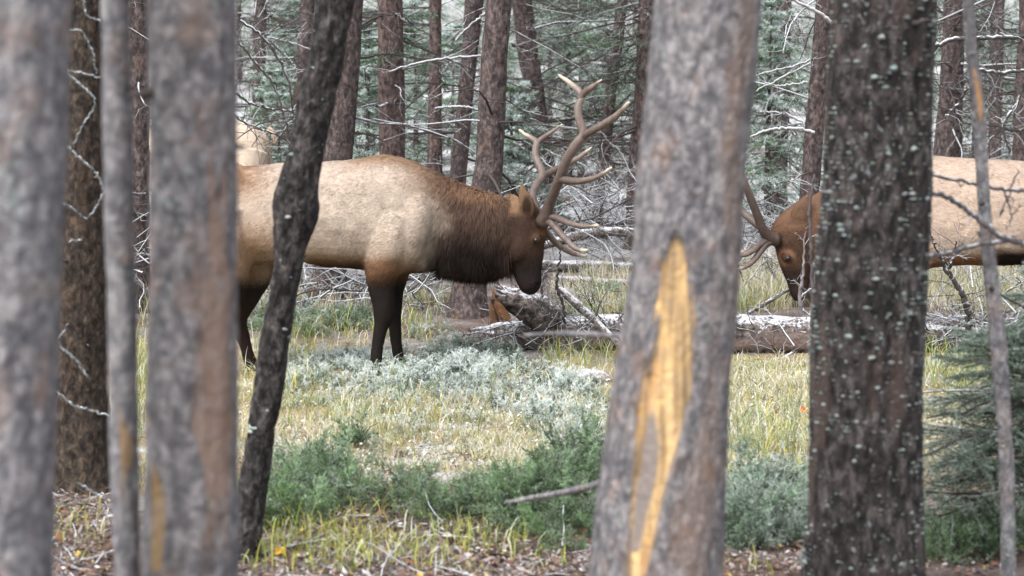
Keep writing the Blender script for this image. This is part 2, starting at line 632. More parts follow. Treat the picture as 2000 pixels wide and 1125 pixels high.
def lichen_on(P, R, base, n, zlo, zhi, size, rng, color=(0.27, 0.315, 0.298), face=True):
    """small crusty tufts seated on the bark"""
    sel = np.where((P[:, 2] > zlo) & (P[:, 2] < zhi))[0]
    nc = max(6, n // 5)
    ci = rng.choice(sel, nc)
    ca = rng.uniform(0, 2 * math.pi, nc)
    who = rng.integers(0, nc, n)
    step = np.linalg.norm(P[sel[1]] - P[sel[0]])
    loose = rng.uniform(0, 1, n) < 0.3
    i = np.clip(ci[who] + (rng.normal(0, 0.022, n) / step).astype(int), sel[0], sel[-1])
    ang = ca[who] + rng.normal(0, 0.02, n) / R[sel].mean()
    i = np.where(loose, rng.choice(sel, n), i)
    ang = np.where(loose, rng.uniform(0, 2 * math.pi, n), ang)
    Vs, Fs, Cs = [], [], []
    T, N, B = frames(P)
    for q in range(n):
        k = i[q]
        d = math.cos(ang[q]) * N[k] + math.sin(ang[q]) * B[k]
        c = P[k] + d * R[k] * 1.02
        t1 = T[k]
        t2 = np.cross(d, t1)
        s = size * min(1.9, 0.3 + rng.exponential(0.5))
        m = 7
        a = np.linspace(0, 2 * math.pi, m, endpoint=False)
        r = s * rng.uniform(0.6, 1.25, m)
        ring = c + (np.cos(a) * r)[:, None] * t2 * 1.25 + (np.sin(a) * r)[:, None] * t1 * 0.8 - d * 0.004
        r2 = r * 0.6
        ring2 = c + (np.cos(a + .3) * r2)[:, None] * t2 * 1.25 + (np.sin(a + .3) * r2)[:, None] * t1 * 0.8 + d * s * rng.uniform(0.2, 0.8, m)[:, None]
        V = np.vstack((ring, ring2, c + d * s * 0.45))
        j = np.arange(m)
        Fq = np.stack((j, (j + 1) % m, m + (j + 1) % m, m + j), -1)
        Ft = np.stack((m + j, m + (j + 1) % m, np.full(m, 2 * m)), -1)
        Vs.append((V, [Fq, Ft]))
        Cs.append(np.tile((np.array(color) * rng.uniform(0.35, 1.3) + rng.normal(0, 0.012, 3).clip(-.03, .03)), (len(V), 1)))
    V, F = join(Vs)
    return mesh('lichen', V - base, F, np.vstack(Cs))


def stubs_on(P, R, base, n, zlo, zhi, rng, length=0.05, color=(0.09, 0.075, 0.07)):
    sel = np.where((P[:, 2] > zlo) & (P[:, 2] < zhi))[0]
    parts = []
    for q in range(n):
        k = rng.choice(sel)
        a = rng.uniform(0, 2 * math.pi)
        d = unit(np.array((math.cos(a), math.sin(a), rng.uniform(-0.2, 0.4))))
        p0 = P[k] + d * R[k] * 0.8
        L = R[k] * 0.25 + length * rng.uniform(0.3, 1.3)
        pp = np.array([p0, p0 + d * L * 0.5, p0 + d * L + np.array((0, 0, rng.uniform(-.02, .02)))])
        parts.append(tube(pp, np.array((0.014, 0.009, 0.004)) * rng.uniform(0.5, 1.2), 6))
    return [mesh('branch_stub', V - base, F, np.tile((*color, 1.0), (len(V), 1))) for V, F in parts]


def near_tree(name, label, edges, Y, mat, sides=64, amp=0.006, freq=26, spacing=0.02, wear=None, group='trunks standing close to the camera', lichen=0, lsize=0.008, stubs=0, top=7.5, flare=0.35, seed=1.0, zst=0.4, recess=0.0):
    P, R, base = trunk_path(edges, Y, top, spacing, flare)
    root = thing(name, label, 'tree', base, group)
    me, _ = trunk_mesh('trunk', P, R, base, sides, amp, freq, seed, wear, zst, recess)
    obj('trunk', me, M[mat], root)
    rng = np.random.default_rng(int(seed * 100))
    if lichen:
        tag(obj('lichen', lichen_on(P, R, base, lichen, base[2] + 0.05, 3.2, lsize, rng), M['lichen'], root), kind='stuff')
    if stubs:
        for me in stubs_on(P, R, base, stubs, base[2] + 0.3, 3.2, rng):
            obj('branch_stub', me, M['twig'], root)
    return root, P, R, base


def poly_mask(V, pts, soft, nz=0.0, seed=0.0):
    """how far inside a band given as rows (py, left, right) the points project; only the side facing the camera"""
    px, py = proj(V)
    a = np.array(pts, float)
    l = np.interp(py, a[:, 0], a[:, 1], left=9e9, right=9e9)
    r = np.interp(py, a[:, 0], a[:, 2], left=-9e9, right=-9e9)
    w = nz * fbm(V * np.array((18, 18, 4)) + seed, 3)
    return sstep(0, soft, px - l + w) * sstep(0, soft, r - px + w)


def set_wear(t, m, color):
    m = m[:, None]
    t[:, :3] = t[:, :3] * (1 - m) + np.array(color)[None] * m
    t[:, 3:] = np.maximum(t[:, 3:], m)
    return t


def facing(V, P, R):
    return None


def wound_T5(V):
    """the strip where the bark is torn off"""
    front = (V[:, 1] < 5.02).astype(float)
    fib = 16 * fbm(V * np.array((60, 60, 2.2)) + 1, 3) + 12 * fbm(V * np.array((14, 14, 5)) + 7, 2)
    px, py = proj(V)
    a = np.array([(430, 1322, 1324), (475, 1308, 1332), (560, 1290, 1360), (680, 1266, 1360), (760, 1252, 1354), (860, 1234, 1330), (960, 1224, 1302), (1125, 1208, 1268), (1300, 1184, 1216)], float)
    y2 = py + 3.5 * fib
    l, r = np.interp(y2, a[:, 0], a[:, 1], left=9e9, right=9e9), np.interp(y2, a[:, 0], a[:, 2], left=-9e9, right=-9e9)
    return sstep(-4, 12, px - l + fib) * sstep(-4, 12, r - px + fib) * front


def wear_T5(V, t):
    front = (V[:, 1] < 5.02).astype(float)
    m = wound_T5(V)
    set_wear(t, m, (0.52, 0.34, 0.15))
    n = fbm(V * np.array((55, 55, 1.6)) + 5, 3)
    n2 = fbm(V * np.array((25, 25, 2.0)) + 9, 3)
    t[:, :3] *= np.clip(1 + 1.5 * n, 0.3, 1.45)[:, None]
    k = (sstep(0.1, 0.5, n2) * m)[:, None]
    t[:, :3] = t[:, :3] * (1 - 0.7 * k) + np.array((0.42, 0.20, 0.05)) * 0.7 * k
    g = poly_mask(V, [(700, 1279, 1283), (800, 1264, 1282), (880, 1252, 1288), (980, 1236, 1272), (1080, 1228, 1248)], 8, 14, 2.0) * front * 0.95
    k = g[:, None]
    t[:, :3] = t[:, :3] * (1 - k) + np.array((0.21, 0.18, 0.165)) * k
    b = poly_mask(V, [(-50, 1440, 1500), (100, 1440, 1490), (300, 1400, 1470), (560, 1370, 1440), (800, 1345, 1420), (1125, 1290, 1400)], 40, 60, 3.0) * front * 0.6
    old = t[:, 3].copy()
    k = (b * (1 - old))[:, None]
    t[:, :3] = np.where(old[:, None] > 0.02, t[:, :3], np.array((0.25, 0.165, 0.115)))
    t[:, 3] = np.maximum(old, b * 0.7)
    return t


def wear_T3(V, t):
    fib = 26 * fbm(V * np.array((60, 60, 3)) + 21, 3) + 26 * fbm(V * np.array((16, 16, 7)) + 27, 2)
    m = 0.8 * poly_mask(V + np.stack((fib / FPX * 4.0, 0 * fib, 0 * fib), -1), [(280, 400, 430), (420, 385, 470), (600, 372, 470), (700, 362, 470), (850, 360, 455), (1000, 375, 440), (1125, 385, 425)], 34, 55, 4.0)
    set_wear(t, m * (V[:, 1] < V[:, 1].mean() + 0.02) * 0.85, (0.38, 0.235, 0.155))
    n = fbm(V * np.array((9, 9, 4)) + 33, 3)
    k = sstep(0.15, 0.5, n) * 0.55 * (1 - t[:, 3])
    set_wear(t, k, (0.33, 0.225, 0.165))
    m = poly_mask(V, [(900, 290, 310), (960, 288, 325), (1125, 290, 318)], 10, 20, 4.5)
    set_wear(t, m * 0.8, (0.36, 0.22, 0.07))
    return t


def wear_T2(V, t):
    m = poly_mask(V, [(780, 215, 240), (860, 222, 262), (960, 222, 250), (1125, 226, 240)], 10, 20, 6.0)
    return set_wear(t, m * 0.8, (0.40, 0.24, 0.09))


def wear_T6(V, t):
    n = fbm(V * np.array((13, 13, 2.2)) + 3, 3)
    return set_wear(t, sstep(0.2, 0.45, n) * 0.6, (0.18, 0.125, 0.105))


def wear_T0(V, t):
    n = fbm(V * np.array((8, 8, 2.0)) + 13, 3)
    set_wear(t, sstep(0.2, 0.5, n) * 0.4, (0.11, 0.066, 0.038))
    return t


def wear_T7(V, t):
    m = poly_mask(V, [(130, 1896, 1906), (160, 1900, 1914), (200, 1906, 1922), (235, 1908, 1920)], 4, 6, 2.0)
    set_wear(t, m, (0.45, 0.24, 0.10))
    g = poly_mask(V, [(-10, 1880, 1905), (100, 1890, 1910), (210, 1895, 1923)], 4, 8, 2.0) * (1 - m)
    return set_wear(t, g * 0.6, (0.26, 0.24, 0.24))


near_tree('pine_tree', 'thick blurred grey trunk cut by the left picture edge', [(-40, -75, 131), (0, -72, 130), (280, -80, 125), (560, -92, 111), (840, -98, 104), (1125, -104, 98)], 3.6, 'bark_grey', 120, 0.007, 24, seed=1.3, stubs=3)
near_tree('pine_tree', 'thin blurred pinkish grey trunk beside the broad orange-scarred trunk', [(-40, 197, 249), (0, 198, 250), (280, 201, 258), (560, 210, 263), (840, 214, 270), (1125, 221, 275)], 4.15, 'bark_grey', 60, 0.004, 28, wear=wear_T2, seed=2.2, stubs=2)
near_tree('pine_tree', 'broad blurred grey trunk with an orange bare strip hiding the rump of the elk', [(-40, 287, 459), (0, 288, 460), (280, 290, 465), (560, 288, 468), (840, 281, 467), (1125, 275, 469)], 4.0, 'bark_mid', 140, 0.006, 24, wear=wear_T3, seed=3.1, stubs=4)
near_tree('pine_tree', 'leaning grey trunk with a long yellow bare wood wound', [(-40, 1286, 1490), (0, 1283, 1487), (100, 1275, 1481), (350, 1247, 1455), (540, 1234, 1441), (620, 1224, 1434), (760, 1200, 1422), (960, 1170, 1414), (1125, 1150, 1412)], 5.0, 'bark_mid', 200, 0.007, 22, wear=wear_T5, seed=4.4, stubs=6, recess=0.010, spacing=0.014)
near_tree('spruce_tree', 'dark scaly trunk dotted with pale blue-green lichen covering the neck of an elk', [(-40, 1634, 1830), (0, 1631, 1828), (178, 1617, 1817), (400, 1606, 1815), (500, 1595, 1809), (668, 1583, 1802), (760, 1581, 1799), (960, 1579, 1801), (1125, 1567, 1804)], 6.1, 'bark_dark', 96, 0.007, 26, spacing=0.016, wear=wear_T6, lichen=3600, lsize=0.0056, stubs=5, seed=5.2)
t_rust = near_tree('spruce_tree', 'dark rust-mottled trunk behind the blurred trunks, its base on the litter', [(-40, 128, 204), (0, 127, 204), (280, 120, 204), (560, 108, 208), (800, 103, 211), (950, 96, 216)], 8.9, 'bark_rust', 64, 0.008, 24, wear=wear_T0, stubs=5, seed=6.6)
near_tree('spruce_tree', 'slender crooked black trunk with a swollen knot standing before the elk', [(-40, 626, 693), (0, 622, 689), (50, 617, 679), (124, 604, 667), (184, 587, 654), (249, 577, 639), (309, 565, 627), (349, 549, 622), (388, 536, 622), (423, 534, 620), (448, 535, 609), (483, 537, 594), (528, 535, 588), (560, 531, 583), (660, 511, 564), (746, 500, 555), (841, 484, 536), (942, 471, 522), (1062, 462, 503), (1095, 458, 504)], 7.4, 'bark_black', 72, 0.009, 24, spacing=0.016, lichen=160, lsize=0.007, stubs=6, flare=0.25, seed=7.7)
t_slim = near_tree('dead_sapling', 'slim grey dead trunk with a kink near the right picture edge', [(-40, 1878, 1901), (0, 1879, 1902), (107, 1886, 1909), (178, 1895, 1919), (213, 1898, 1922), (232, 1896, 1927), (260, 1902, 1925), (400, 1911, 1933), (500, 1919, 1943), (668, 1934, 1965), (800, 1946, 1974), (900, 1951, 1981), (1125, 1955, 1985)], 6.6, 'bark_grey', 28, 0.003, 30, wear=wear_T7, lichen=110, lsize=0.006, stubs=5, flare=0.15, seed=8.8, top=5.0)


def dead_limbs(P, R, base, n, rng, lmin=0.5, lmax=2.0, zlo=0.5, zhi=4.2, frost=0.6, thick=1.0, wood=(0.075, 0.062, 0.06)):
    """bare lower branches of a conifer: limb, twigs, twiglets"""
    sel = np.where((P[:, 2] > base[2] + zlo) & (P[:, 2] < base[2] + zhi))[0]
    k = rng.choice(sel, n)
    a = rng.uniform(0, 2 * math.pi, n)
    d = np.stack((np.cos(a), np.sin(a), rng.uniform(-0.35, 0.3, n)), -1)
    L = rng.uniform(lmin, lmax, n)
    A = twig_walk(P[k] + unit(d) * (R[k] * 0.7)[:, None], d, L, 7, rng, 0.13, 0.03)
    ra = np.linspace(1, 0.35, 7)[None] * (0.006 + 0.005 * L)[:, None] * thick
    s, t, u = on_poly(A, rng, 9)
    side = unit(np.cross(t, np.array((0, 0, 1.0))) * rng.choice((-1, 1), len(s))[:, None] + t * 0.8 + rng.normal(0, 0.35, s.shape))
    LB = np.repeat(L, 9) * rng.uniform(0.15, 0.5, len(s)) * (1.2 - 0.7 * u)
    Bt = twig_walk(s, side, LB, 5, rng, 0.22, 0.05)
    rb = np.linspace(1, 0.45, 5)[None] * rng.uniform(0.0028, 0.005, len(s))[:, None] * thick
    s2, t2, u2 = on_poly(Bt, rng, 3)
    d2 = unit(t2 + rng.normal(0, 0.7, s2.shape))
    Ct = twig_walk(s2, d2, rng.uniform(0.06, 0.28, len(s2)), 3, rng, 0.25, 0.05)
    rc = np.linspace(1, 0.5, 3)[None] * rng.uniform(0.0016, 0.003, len(s2))[:, None] * thick
    parts, cols = [], []
    for Q, r in ((A, ra), (Bt, rb), (Ct, rc)):
        V, F, D = many_tubes(Q, r, 4 if Q is A else 3)
        parts.append((V, F))
        cols.append(frost_tint(D, wood, FROST, frost, rng, Q.shape[1] * (4 if Q is A else 3)))
    V, F = join(parts)
    return mesh('dead_branches', V - base, F, np.vstack(cols))


def needle_tris(S, T, L, W, rng, spread=0.8, flat=0.0):
    """one thin triangle per needle.  S starts, T twig directions"""
    n = len(S)
    r = rng.normal(0, 1, (n, 3))
    r[:, 2] *= (1 - flat)
    d = unit(T * 0.9 + unit(r) * spread)
    w = unit(np.cross(d, rng.normal(0, 1, (n, 3)))) * (W * 0.5)[:, None]
    V = np.stack((S - w, S + w, S + d * L[:, None]), 1)
    F = np.arange(3 * n).reshape(-1, 3)
    return V.reshape(-1, 3), F


def bough_needles(S0, D0, L, rng, ntw=18, nneedle=14, nl=0.045, nw=0.010, droop=0.06, frost=0.4, green=(0.072, 0.13, 0.065), curl=0.08):
    """foliage boughs: limbs with flat side twigs clothed in needles"""
    n = len(S0)
    A = twig_walk(S0, D0, L, 7, rng, curl, droop)
    s, t, u = on_poly(A, rng, ntw, 0.12, 1.0)
    sd = np.cross(t, np.array((0, 0, 1.0))) * rng.choice((-1, 1), len(s))[:, None]
    d = unit(sd * 0.9 + t * 0.8 + rng.normal(0, 0.2, s.shape) + np.array((0, 0, -0.12)))
    Lt = np.repeat(L, ntw) * (0.42 - 0.3 * u) * rng.uniform(0.6, 1.2, len(s)) + 0.04
    Bt = twig_walk(s, d, Lt, 4, rng, 0.12, droop)
    s2, t2, u2 = on_poly(Bt, rng, nneedle, 0.0, 1.0)
    s3, t3, u3 = on_poly(A, rng, nneedle * 2, 0.25, 1.0)
    S, T = np.vstack((s2, s3)), np.vstack((t2, t3))
    V, F = needle_tris(S, T, nl * rng.uniform(0.7, 1.3, len(S)), np.full(len(S), nw), rng)
    tip = np.concatenate((u2, u3))
    g = np.array(green)[None] * rng.uniform(0.6, 1.5, len(S))[:, None]
    patch = np.concatenate((np.repeat(np.repeat(rng.uniform(0, 1, n), ntw), nneedle), np.repeat(rng.uniform(0, 1, n), nneedle * 2)))
    up = V.reshape(-1, 3, 3)[:, 2, 2] - V.reshape(-1, 3, 3)[:, 0, 2]
    f = np.clip(frost * (0.55 + 0.9 * (patch - 0.5)) + 0.35 * frost * np.sign(up) + 0.3 * frost * (tip - 0.5) + rng.normal(0, 0.15, len(S)) * (frost > 0), 0, 1)
    c = g * (1 - f[:, None]) + np.array((0.66, 0.74, 0.73))[None] * f[:, None]
    c = np.repeat(c, 3, axis=0)
    VA, FA, DA = many_tubes(A, np.linspace(1, 0.3, 7)[None] * (0.005 + 0.006 * L)[:, None], 4)
    VB, FB, DB = many_tubes(Bt, np.linspace(1, 0.5, 4)[None] * np.full((len(Bt), 1), 0.0025), 3)
    wc = (0.06, 0.045, 0.038)
    parts = [(V, [F]), (VA, FA), (VB, FB)]
    cols = [c, frost_tint(DA, wc, FROST, frost * 0.7, rng, 28), frost_tint(DB, wc, FROST, frost * 0.7, rng, 12)]
    V, F = join(parts)
    return V, F, np.vstack(cols)


def far_tree(label, edges, Y, mat='bark_far', limbs=26, lmax=1.8, frost=0.22, seed=1, boughs=None, name='spruce_tree', group='bare trunks behind the elk', zhi=4.2, top=8.0, zlo=0.5):
    rng = np.random.default_rng(seed)
    P, R, base = trunk_path(edges, Y, top, 0.05, 0.3)
    root = thing(name, label, 'tree', base, group)
    me, _ = trunk_mesh('trunk', P, R, base, 24, 0.010, 16, seed * 1.7)
    obj('trunk', me, M[mat], root)
    if limbs:
        o = obj('dead_branches', dead_limbs(P, R, base, limbs, rng, 0.45, lmax, zlo, zhi, frost), M['twig'], root)
        o['kind'] = 'stuff'
    if boughs:
        S, D, L = [], [], []
        for (px, py, tx, ty, dy) in boughs:
            # starts on the trunk at about (px,py) and ends at (tx,ty), dy metres nearer or farther
            zi = at(px, py, Y)[2]
            k = int(np.argmin(abs(P[:, 2] - zi)))
            e = at(tx, ty, Y + dy)
            S.append(P[k])
            D.append(unit(e - P[k] + np.array((0, 0, 0.15))))
            L.append(np.linalg.norm(e - P[k]))
        V, F, c = bough_needles(np.array(S), np.array(D), np.array(L), rng, 30, 22, 0.035, 0.007, 0.03, 0.28)
        obj('crown', mesh('crown', V - base, F, c, False), M['needles'], root)
    return root


far_tree('frosted brown trunk glimpsed in the narrow gap between two blurred trunks', [(-60, 246, 294), (0, 247, 294), (300, 250, 292), (540, 252, 292)], 16.5, seed=21, limbs=34)
far_tree('slanting brown trunk rising right behind the crooked black trunk', [(-60, 664, 715), (0, 658, 711), (130, 645, 703), (320, 629, 688), (520, 614, 676)], 17.0, 'bark_far', seed=22, limbs=16)
far_tree('pale grey trunk fading into the frost left of the crooked black trunk', [(-60, 590, 622), (0, 587, 618), (150, 575, 603), (310, 562, 590), (470, 552, 580)], 25, seed=23, limbs=40, lmax=2.6, zhi=5)
far_tree('upright reddish trunk standing behind the withers of the elk', [(-60, 738, 784), (0, 739, 784), (150, 740, 788), (310, 741, 791), (500, 738, 796)], 18.6, 'bark_far_red', seed=24, limbs=18, boughs=[(745, 100, 700, 130, -0.4), (745, 70, 690, 90, 0.5), (780, 60, 850, 120, 0.4), (780, 90, 830, 150, -0.3), (770, 20, 840, 60, -0.2)])
far_tree('thinnest of the straight reddish trunks behind the elk', [(-60, 839, 863), (0, 838, 862), (150, 837, 863), (330, 834, 863), (470, 832, 864)], 20.5, 'bark_far_red', seed=25, limbs=18)
far_tree('dark trunk leaning close behind the flaky broad trunk', [(-60, 916, 950), (0, 910, 944), (104, 902, 933), (332, 880, 912), (470, 866, 902)], 20, seed=26, limbs=20)
t_flaky = far_tree('flaky bark trunk whose foot shows below the neck of the elk', [(-60, 958, 1006), (0, 952, 1000), (104, 941, 991), (332, 929, 981), (470, 902, 962), (552, 884, 948), (632, 872, 946)], 16.0, seed=27, limbs=18)
far_tree('dark slanting trunk behind the far antler', [(-60, 992, 1030), (0, 1000, 1037), (124, 1016, 1053), (261, 1039, 1075), (430, 1062, 1098)], 23, seed=28, limbs=44, lmax=2.4, boughs=[(1020, 10, 1150, 60, -0.5), (1020, 40, 1130, 110, 0.4), (1015, 0, 1180, 30, 0.3), (1030, 70, 1170, 150, -0.8)])
far_tree('trunk with green boughs half hidden by the leaning wounded trunk', [(-60, 1250, 1286), (0, 1247, 1282), (150, 1240, 1275), (320, 1228, 1258), (430, 1222, 1250), (480, 1220, 1250)], 21, seed=29, limbs=44, lmax=2.2, boughs=[(1255, 40, 1130, 120, -0.6), (1255, 60, 1160, 170, 0.3), (1250, 20, 1120, 40, 0.2), (1250, 0, 1090, 60, -0.3), (1250, 90, 1180, 200, -0.5), (1250, 100, 1200, 190, 0.6), (1250, -10, 1150, -5, -0.5), (1250, 60, 1200, 120, -0.9)])
far_tree('slim dark trunk among tangled twigs behind the antler tines', [(-60, 1212, 1232), (0, 1205, 1226), (200, 1180, 1202), (400, 1158, 1180), (460, 1152, 1176)], 22, seed=30, limbs=44, lmax=2.2)
t_left = far_tree('dark trunk just left of the lichen-dotted trunk, its foot behind the log', [(-60, 1600, 1634), (0, 1595, 1631), (142, 1584, 1619), (284, 1571, 1607), (370, 1565, 1599), (500, 1553, 1589), (622, 1532, 1586)], 16.6, seed=31, limbs=26, lmax=1.3, frost=0.8)
far_tree('shaded trunk with dark boughs in the gap left of the lichen-dotted trunk', [(-60, 1520, 1548), (0, 1517, 1545), (180, 1512, 1541), (360, 1504, 1537), (480, 1500, 1538)], 24, seed=32, limbs=30, boughs=[(1525, y, x2, y + dy, dd) for (y, x2, dy, dd) in ((0, 1450, 60, -0.5), (20, 1610, 70, -0.4), (60, 1470, 80, 0.3), (90, 1600, 90, -0.6), (120, 1460, 80, -0.5), (160, 1595, 80, 0.2), (180, 1470, 90, -0.6), (220, 1580, 90, -0.5), (240, 1450, 80, -0.2), (280, 1600, 60, -0.4), (300, 1470, 60, -0.8), (140, 1530, 100, -1.2), (240, 1540, 100, -1.3), (40, 1530, 110, -1.2), (330, 1580, 50, -0.9), (330, 1480, 50, -0.6))])
far_tree('rough trunk behind the back of the elk beside the lichen-dotted trunk', [(-60, 1852, 1889), (0, 1846, 1884), (180, 1836, 1880), (300, 1824, 1880), (480, 1815, 1880)], 20.5, seed=33, limbs=40, lmax=2.0)
far_tree('trunk at the right picture edge behind the slim grey dead trunk', [(-60, 1992, 2032), (0, 1990, 2030), (180, 1985, 2030), (300, 1978, 2028), (480, 1970, 2026)], 19.0, seed=34, limbs=40, lmax=2.0)
far_tree('shadowy trunk between the rough trunk and the right picture edge', [(-60, 1940, 1962), (0, 1938, 1961), (300, 1930, 1955), (460, 1928, 1955)], 26, seed=35, limbs=50, lmax=2.4)
t_faint = far_tree('faint trunk behind frosted twigs over the back of the farthest elk', [(-60, 498, 522), (0, 497, 521), (300, 490, 514), (430, 488, 514)], 28, seed=36, limbs=60, lmax=3.0, zhi=6)


# young frosted spruces of the thicket
def spruce_meshes(seed, H, Rb, frost, nb=90, green=(0.105, 0.185, 0.095)):
    rng = np.random.default_rng(seed)
    z = H * (0.06 + 0.92 * rng.uniform(0, 1, nb) ** 0.85)
    a = rng.uniform(0, 2 * math.pi, nb)
    L = Rb * (1 - z / H) ** 0.8 * rng.uniform(0.7, 1.15, nb) + 0.12
    S = np.stack((0 * z, 0 * z, z), -1)
    D = np.stack((np.cos(a), np.sin(a), -0.05 + 0.5 * (z / H) ** 2 + rng.uniform(-0.1, 0.15, nb)), -1)
    V, F, c = bough_needles(S, D, L, rng, 20, 13, 0.06, 0.017, 0.05, frost, green)
    cm = mesh('crown', V, F, c, False)
    P = np.stack((0.02 * np.sin(np.linspace(0, 5, 14)), 0 * np.linspace(0, 1, 14), np.linspace(-0.1, H, 14)), -1)
    V, F = tube(P, np.linspace(0.012 * H + 0.02, 0.006, 14), 8)
    tm = mesh('trunk', V, F, np.zeros((len(V), 4)))
    return tm, cm


SPR = [spruce_meshes(100 + i, h, r, f, nb) for i, (h, r, f, nb) in enumerate([(3.6, 1.3, 0.8, 90), (5.5, 1.6, 0.6, 100), (2.6, 1.1, 0.95, 80), (7.0, 1.8, 0.5, 110), (1.8, 0.9, 0.85, 70)])]
for tm, cm in SPR:
    tm.materials.append(M['bark_far'])
    cm.materials.append(M['needles'])


def spruce(px, Y, var, s, rz, label, group):
    x = (px - 1000) / FPX * Y
    z = float(G(x, Y))
    root = thing('spruce_tree', label, 'tree', (x, Y, z - 0.03), group)
    root.rotation_euler = (0, 0, rz)
    root.scale = (s, s, s)
    obj('trunk', SPR[var][0], None, root)
    obj('crown', SPR[var][1], None, root)


GTH = 'frosted spruces of the thicket'
for px, Y, v, s, lab in [
        (545, 24.5, 2, 0.75, 'small snowy young spruce beside the rump of the farthest elk'),
        (590, 27, 0, 0.9, 'frosted young spruce behind the crooked black trunk'),
        (720, 23, 2, 0.9, 'frosted young spruce between the slanting trunk and the upright reddish trunk'),
        (812, 25, 0, 0.85, 'frosted young spruce between the two reddish trunks'),
        (1000, 22, 4, 1.0, 'low frosted spruce right behind the flaky bark trunk'),
        (1110, 30, 1, 0.9, 'green spruce behind the antlers of the nearer elk'),
        (1500, 21.5, 0, 0.8, 'dark green young spruce in the gap left of the lichen-dotted trunk'),
        (1900, 28, 0, 1.0, 'frosted spruce beyond the slim grey dead trunk')]:
    spruce(px, Y, v, s, px * 0.37, lab, GTH)
for i in range(34):
    Y = 26 + 30 * ((i * 0.618) % 1)
    px = -150 + (i + 0.5) / 34 * 2300 + 40 * math.sin(i * 7.1)
    spruce(px, Y, (0, 2, 4, 2, 0, 1)[i % 6], 0.7 + 0.4 * ((i * 0.377) % 1), i * 1.9, 'pale frosted spruce deep in the thicket behind the nearer trunks', GTH)
for i in range(26):
    Y = 62 + 50 * ((i * 0.618) % 1)
    px = -250 + (i + 0.5) / 26 * 2500
    spruce(px, Y, (1, 3)[i % 2], 1.2 + 0.4 * ((i * 0.377) % 1), i * 2.3, 'hazy distant spruce closing the view between the trunks', 'distant spruces behind the thicket')

# ------------------------------------------------------------------ elk


def loft(C, U, A, W, n=28, p=2.3, egg=0.0):
    """rings at C with half-height A along U and half-width W along the world Y axis (rows already dense)"""
    a = np.linspace(0, 2 * math.pi, n, endpoint=False)
    ca, sa = np.cos(a), np.sin(a)
    ca = np.sign(ca) * np.abs(ca) ** (2 / p)
    sa = np.sign(sa) * np.abs(sa) ** (2 / p)
    Yv = np.array((0, 1.0, 0))
    wid = 1 - egg * ca
    V = C[:, None] + (ca[None] * A[:, None])[..., None] * U[:, None] + (sa[None] * W[:, None] * wid[None])[..., None] * Yv
    m = len(C)
    i = np.arange(m - 1)[:, None] * n
    j = np.arange(n)[None]
    Q = np.stack((i + j, i + (j + 1) % n, i + n + (j + 1) % n, i + n + j), -1).reshape(-1, 4)
    V = V.reshape(-1, 3)
    jj = np.arange(n)
    c0, c1 = len(V), len(V) + 1
    V = np.vstack((V, C[0], C[-1]))
    T = np.vstack((np.stack((np.full(n, c0), (jj + 1) % n, jj), -1), np.stack((np.full(n, c1), (m - 1) * n + jj, (m - 1) * n + (jj + 1) % n), -1)))
    return V, [Q, T]


def ball(c, r, nu=18, nv=12, rot=None):
    u = np.linspace(0, 2 * math.pi, nu, endpoint=False)
    v = np.linspace(0.12, math.pi - 0.12, nv)
    X = np.stack((np.outer(np.sin(v), np.cos(u)), np.outer(np.sin(v), np.sin(u)), np.outer(np.cos(v), 0 * u + 1)), -1)
    X = X * np.array(r)
    if rot is not None:
        ca, sa = math.cos(rot), math.sin(rot)
        X = np.stack((X[..., 0] * ca + X[..., 2] * sa, X[..., 1], -X[..., 0] * sa + X[..., 2] * ca), -1)
    V = X.reshape(-1, 3) + np.array(c)
    i = np.arange(nv - 1)[:, None] * nu
    j = np.arange(nu)[None]
    Q = np.stack((i + j, i + nu + j, i + nu + (j + 1) % nu, i + (j + 1) % nu), -1).reshape(-1, 4)
    jj = np.arange(nu)
    k = len(V)
    V = np.vstack((V, np.array(c) + [0, 0, 0], np.array(c) + [0, 0, 0]))
    V[k] = V[:nu].mean(0)
    V[k + 1] = V[(nv - 1) * nu:nv * nu].mean(0)
    T = np.vstack((np.stack((np.full(nu, k), jj, (jj + 1) % nu), -1), np.stack((np.full(nu, k + 1), (nv - 1) * nu + (jj + 1) % nu, (nv - 1) * nu + jj), -1)))
    return V, [Q, T]


def fuse(name, parts, voxel, smooth_it):
    """one continuous skin over overlapping closed pieces"""
    V, F = join(parts)
    me = mesh(name + '_pieces', V, F)
    o = bpy.data.objects.new(name + '_pieces', me)
    COL.objects.link(o)
    r = o.modifiers.new('r', 'REMESH')
    r.mode = 'VOXEL'
    r.voxel_size = voxel
    r.use_smooth_shade = True
    s = o.modifiers.new('s', 'SMOOTH')
    s.factor = 0.5
    s.iterations = smooth_it
    dg = bpy.context.evaluated_depsgraph_get()
    dg.update()
    out = bpy.data.meshes.new_from_object(o.evaluated_get(dg))
    out.name = name
    bpy.data.objects.remove(o, do_unlink=True)
    bpy.data.meshes.remove(me)
    return out


def mesh_arrays(me):
    n = len(me.vertices)
    V = np.zeros(n * 3, np.float32)
    me.vertices.foreach_get('co', V)
    N = np.zeros(n * 3, np.float32)
    me.vertices.foreach_get('normal', N)
    me.calc_loop_triangles()
    T = np.zeros(len(me.loop_triangles) * 3, np.int32)
    me.loop_triangles.foreach_get('vertices', T)
    return V.reshape(-1, 3).astype(float), N.reshape(-1, 3).astype(float), T.reshape(-1, 3)


def paint(me, colors):
    a = me.attributes.get('tint') or me.attributes.new('tint', 'FLOAT_COLOR', 'POINT')
    c = np.concatenate((colors, np.ones((len(colors), 1))), 1).astype(np.float32)
    a.data.foreach_set('color', c.ravel())


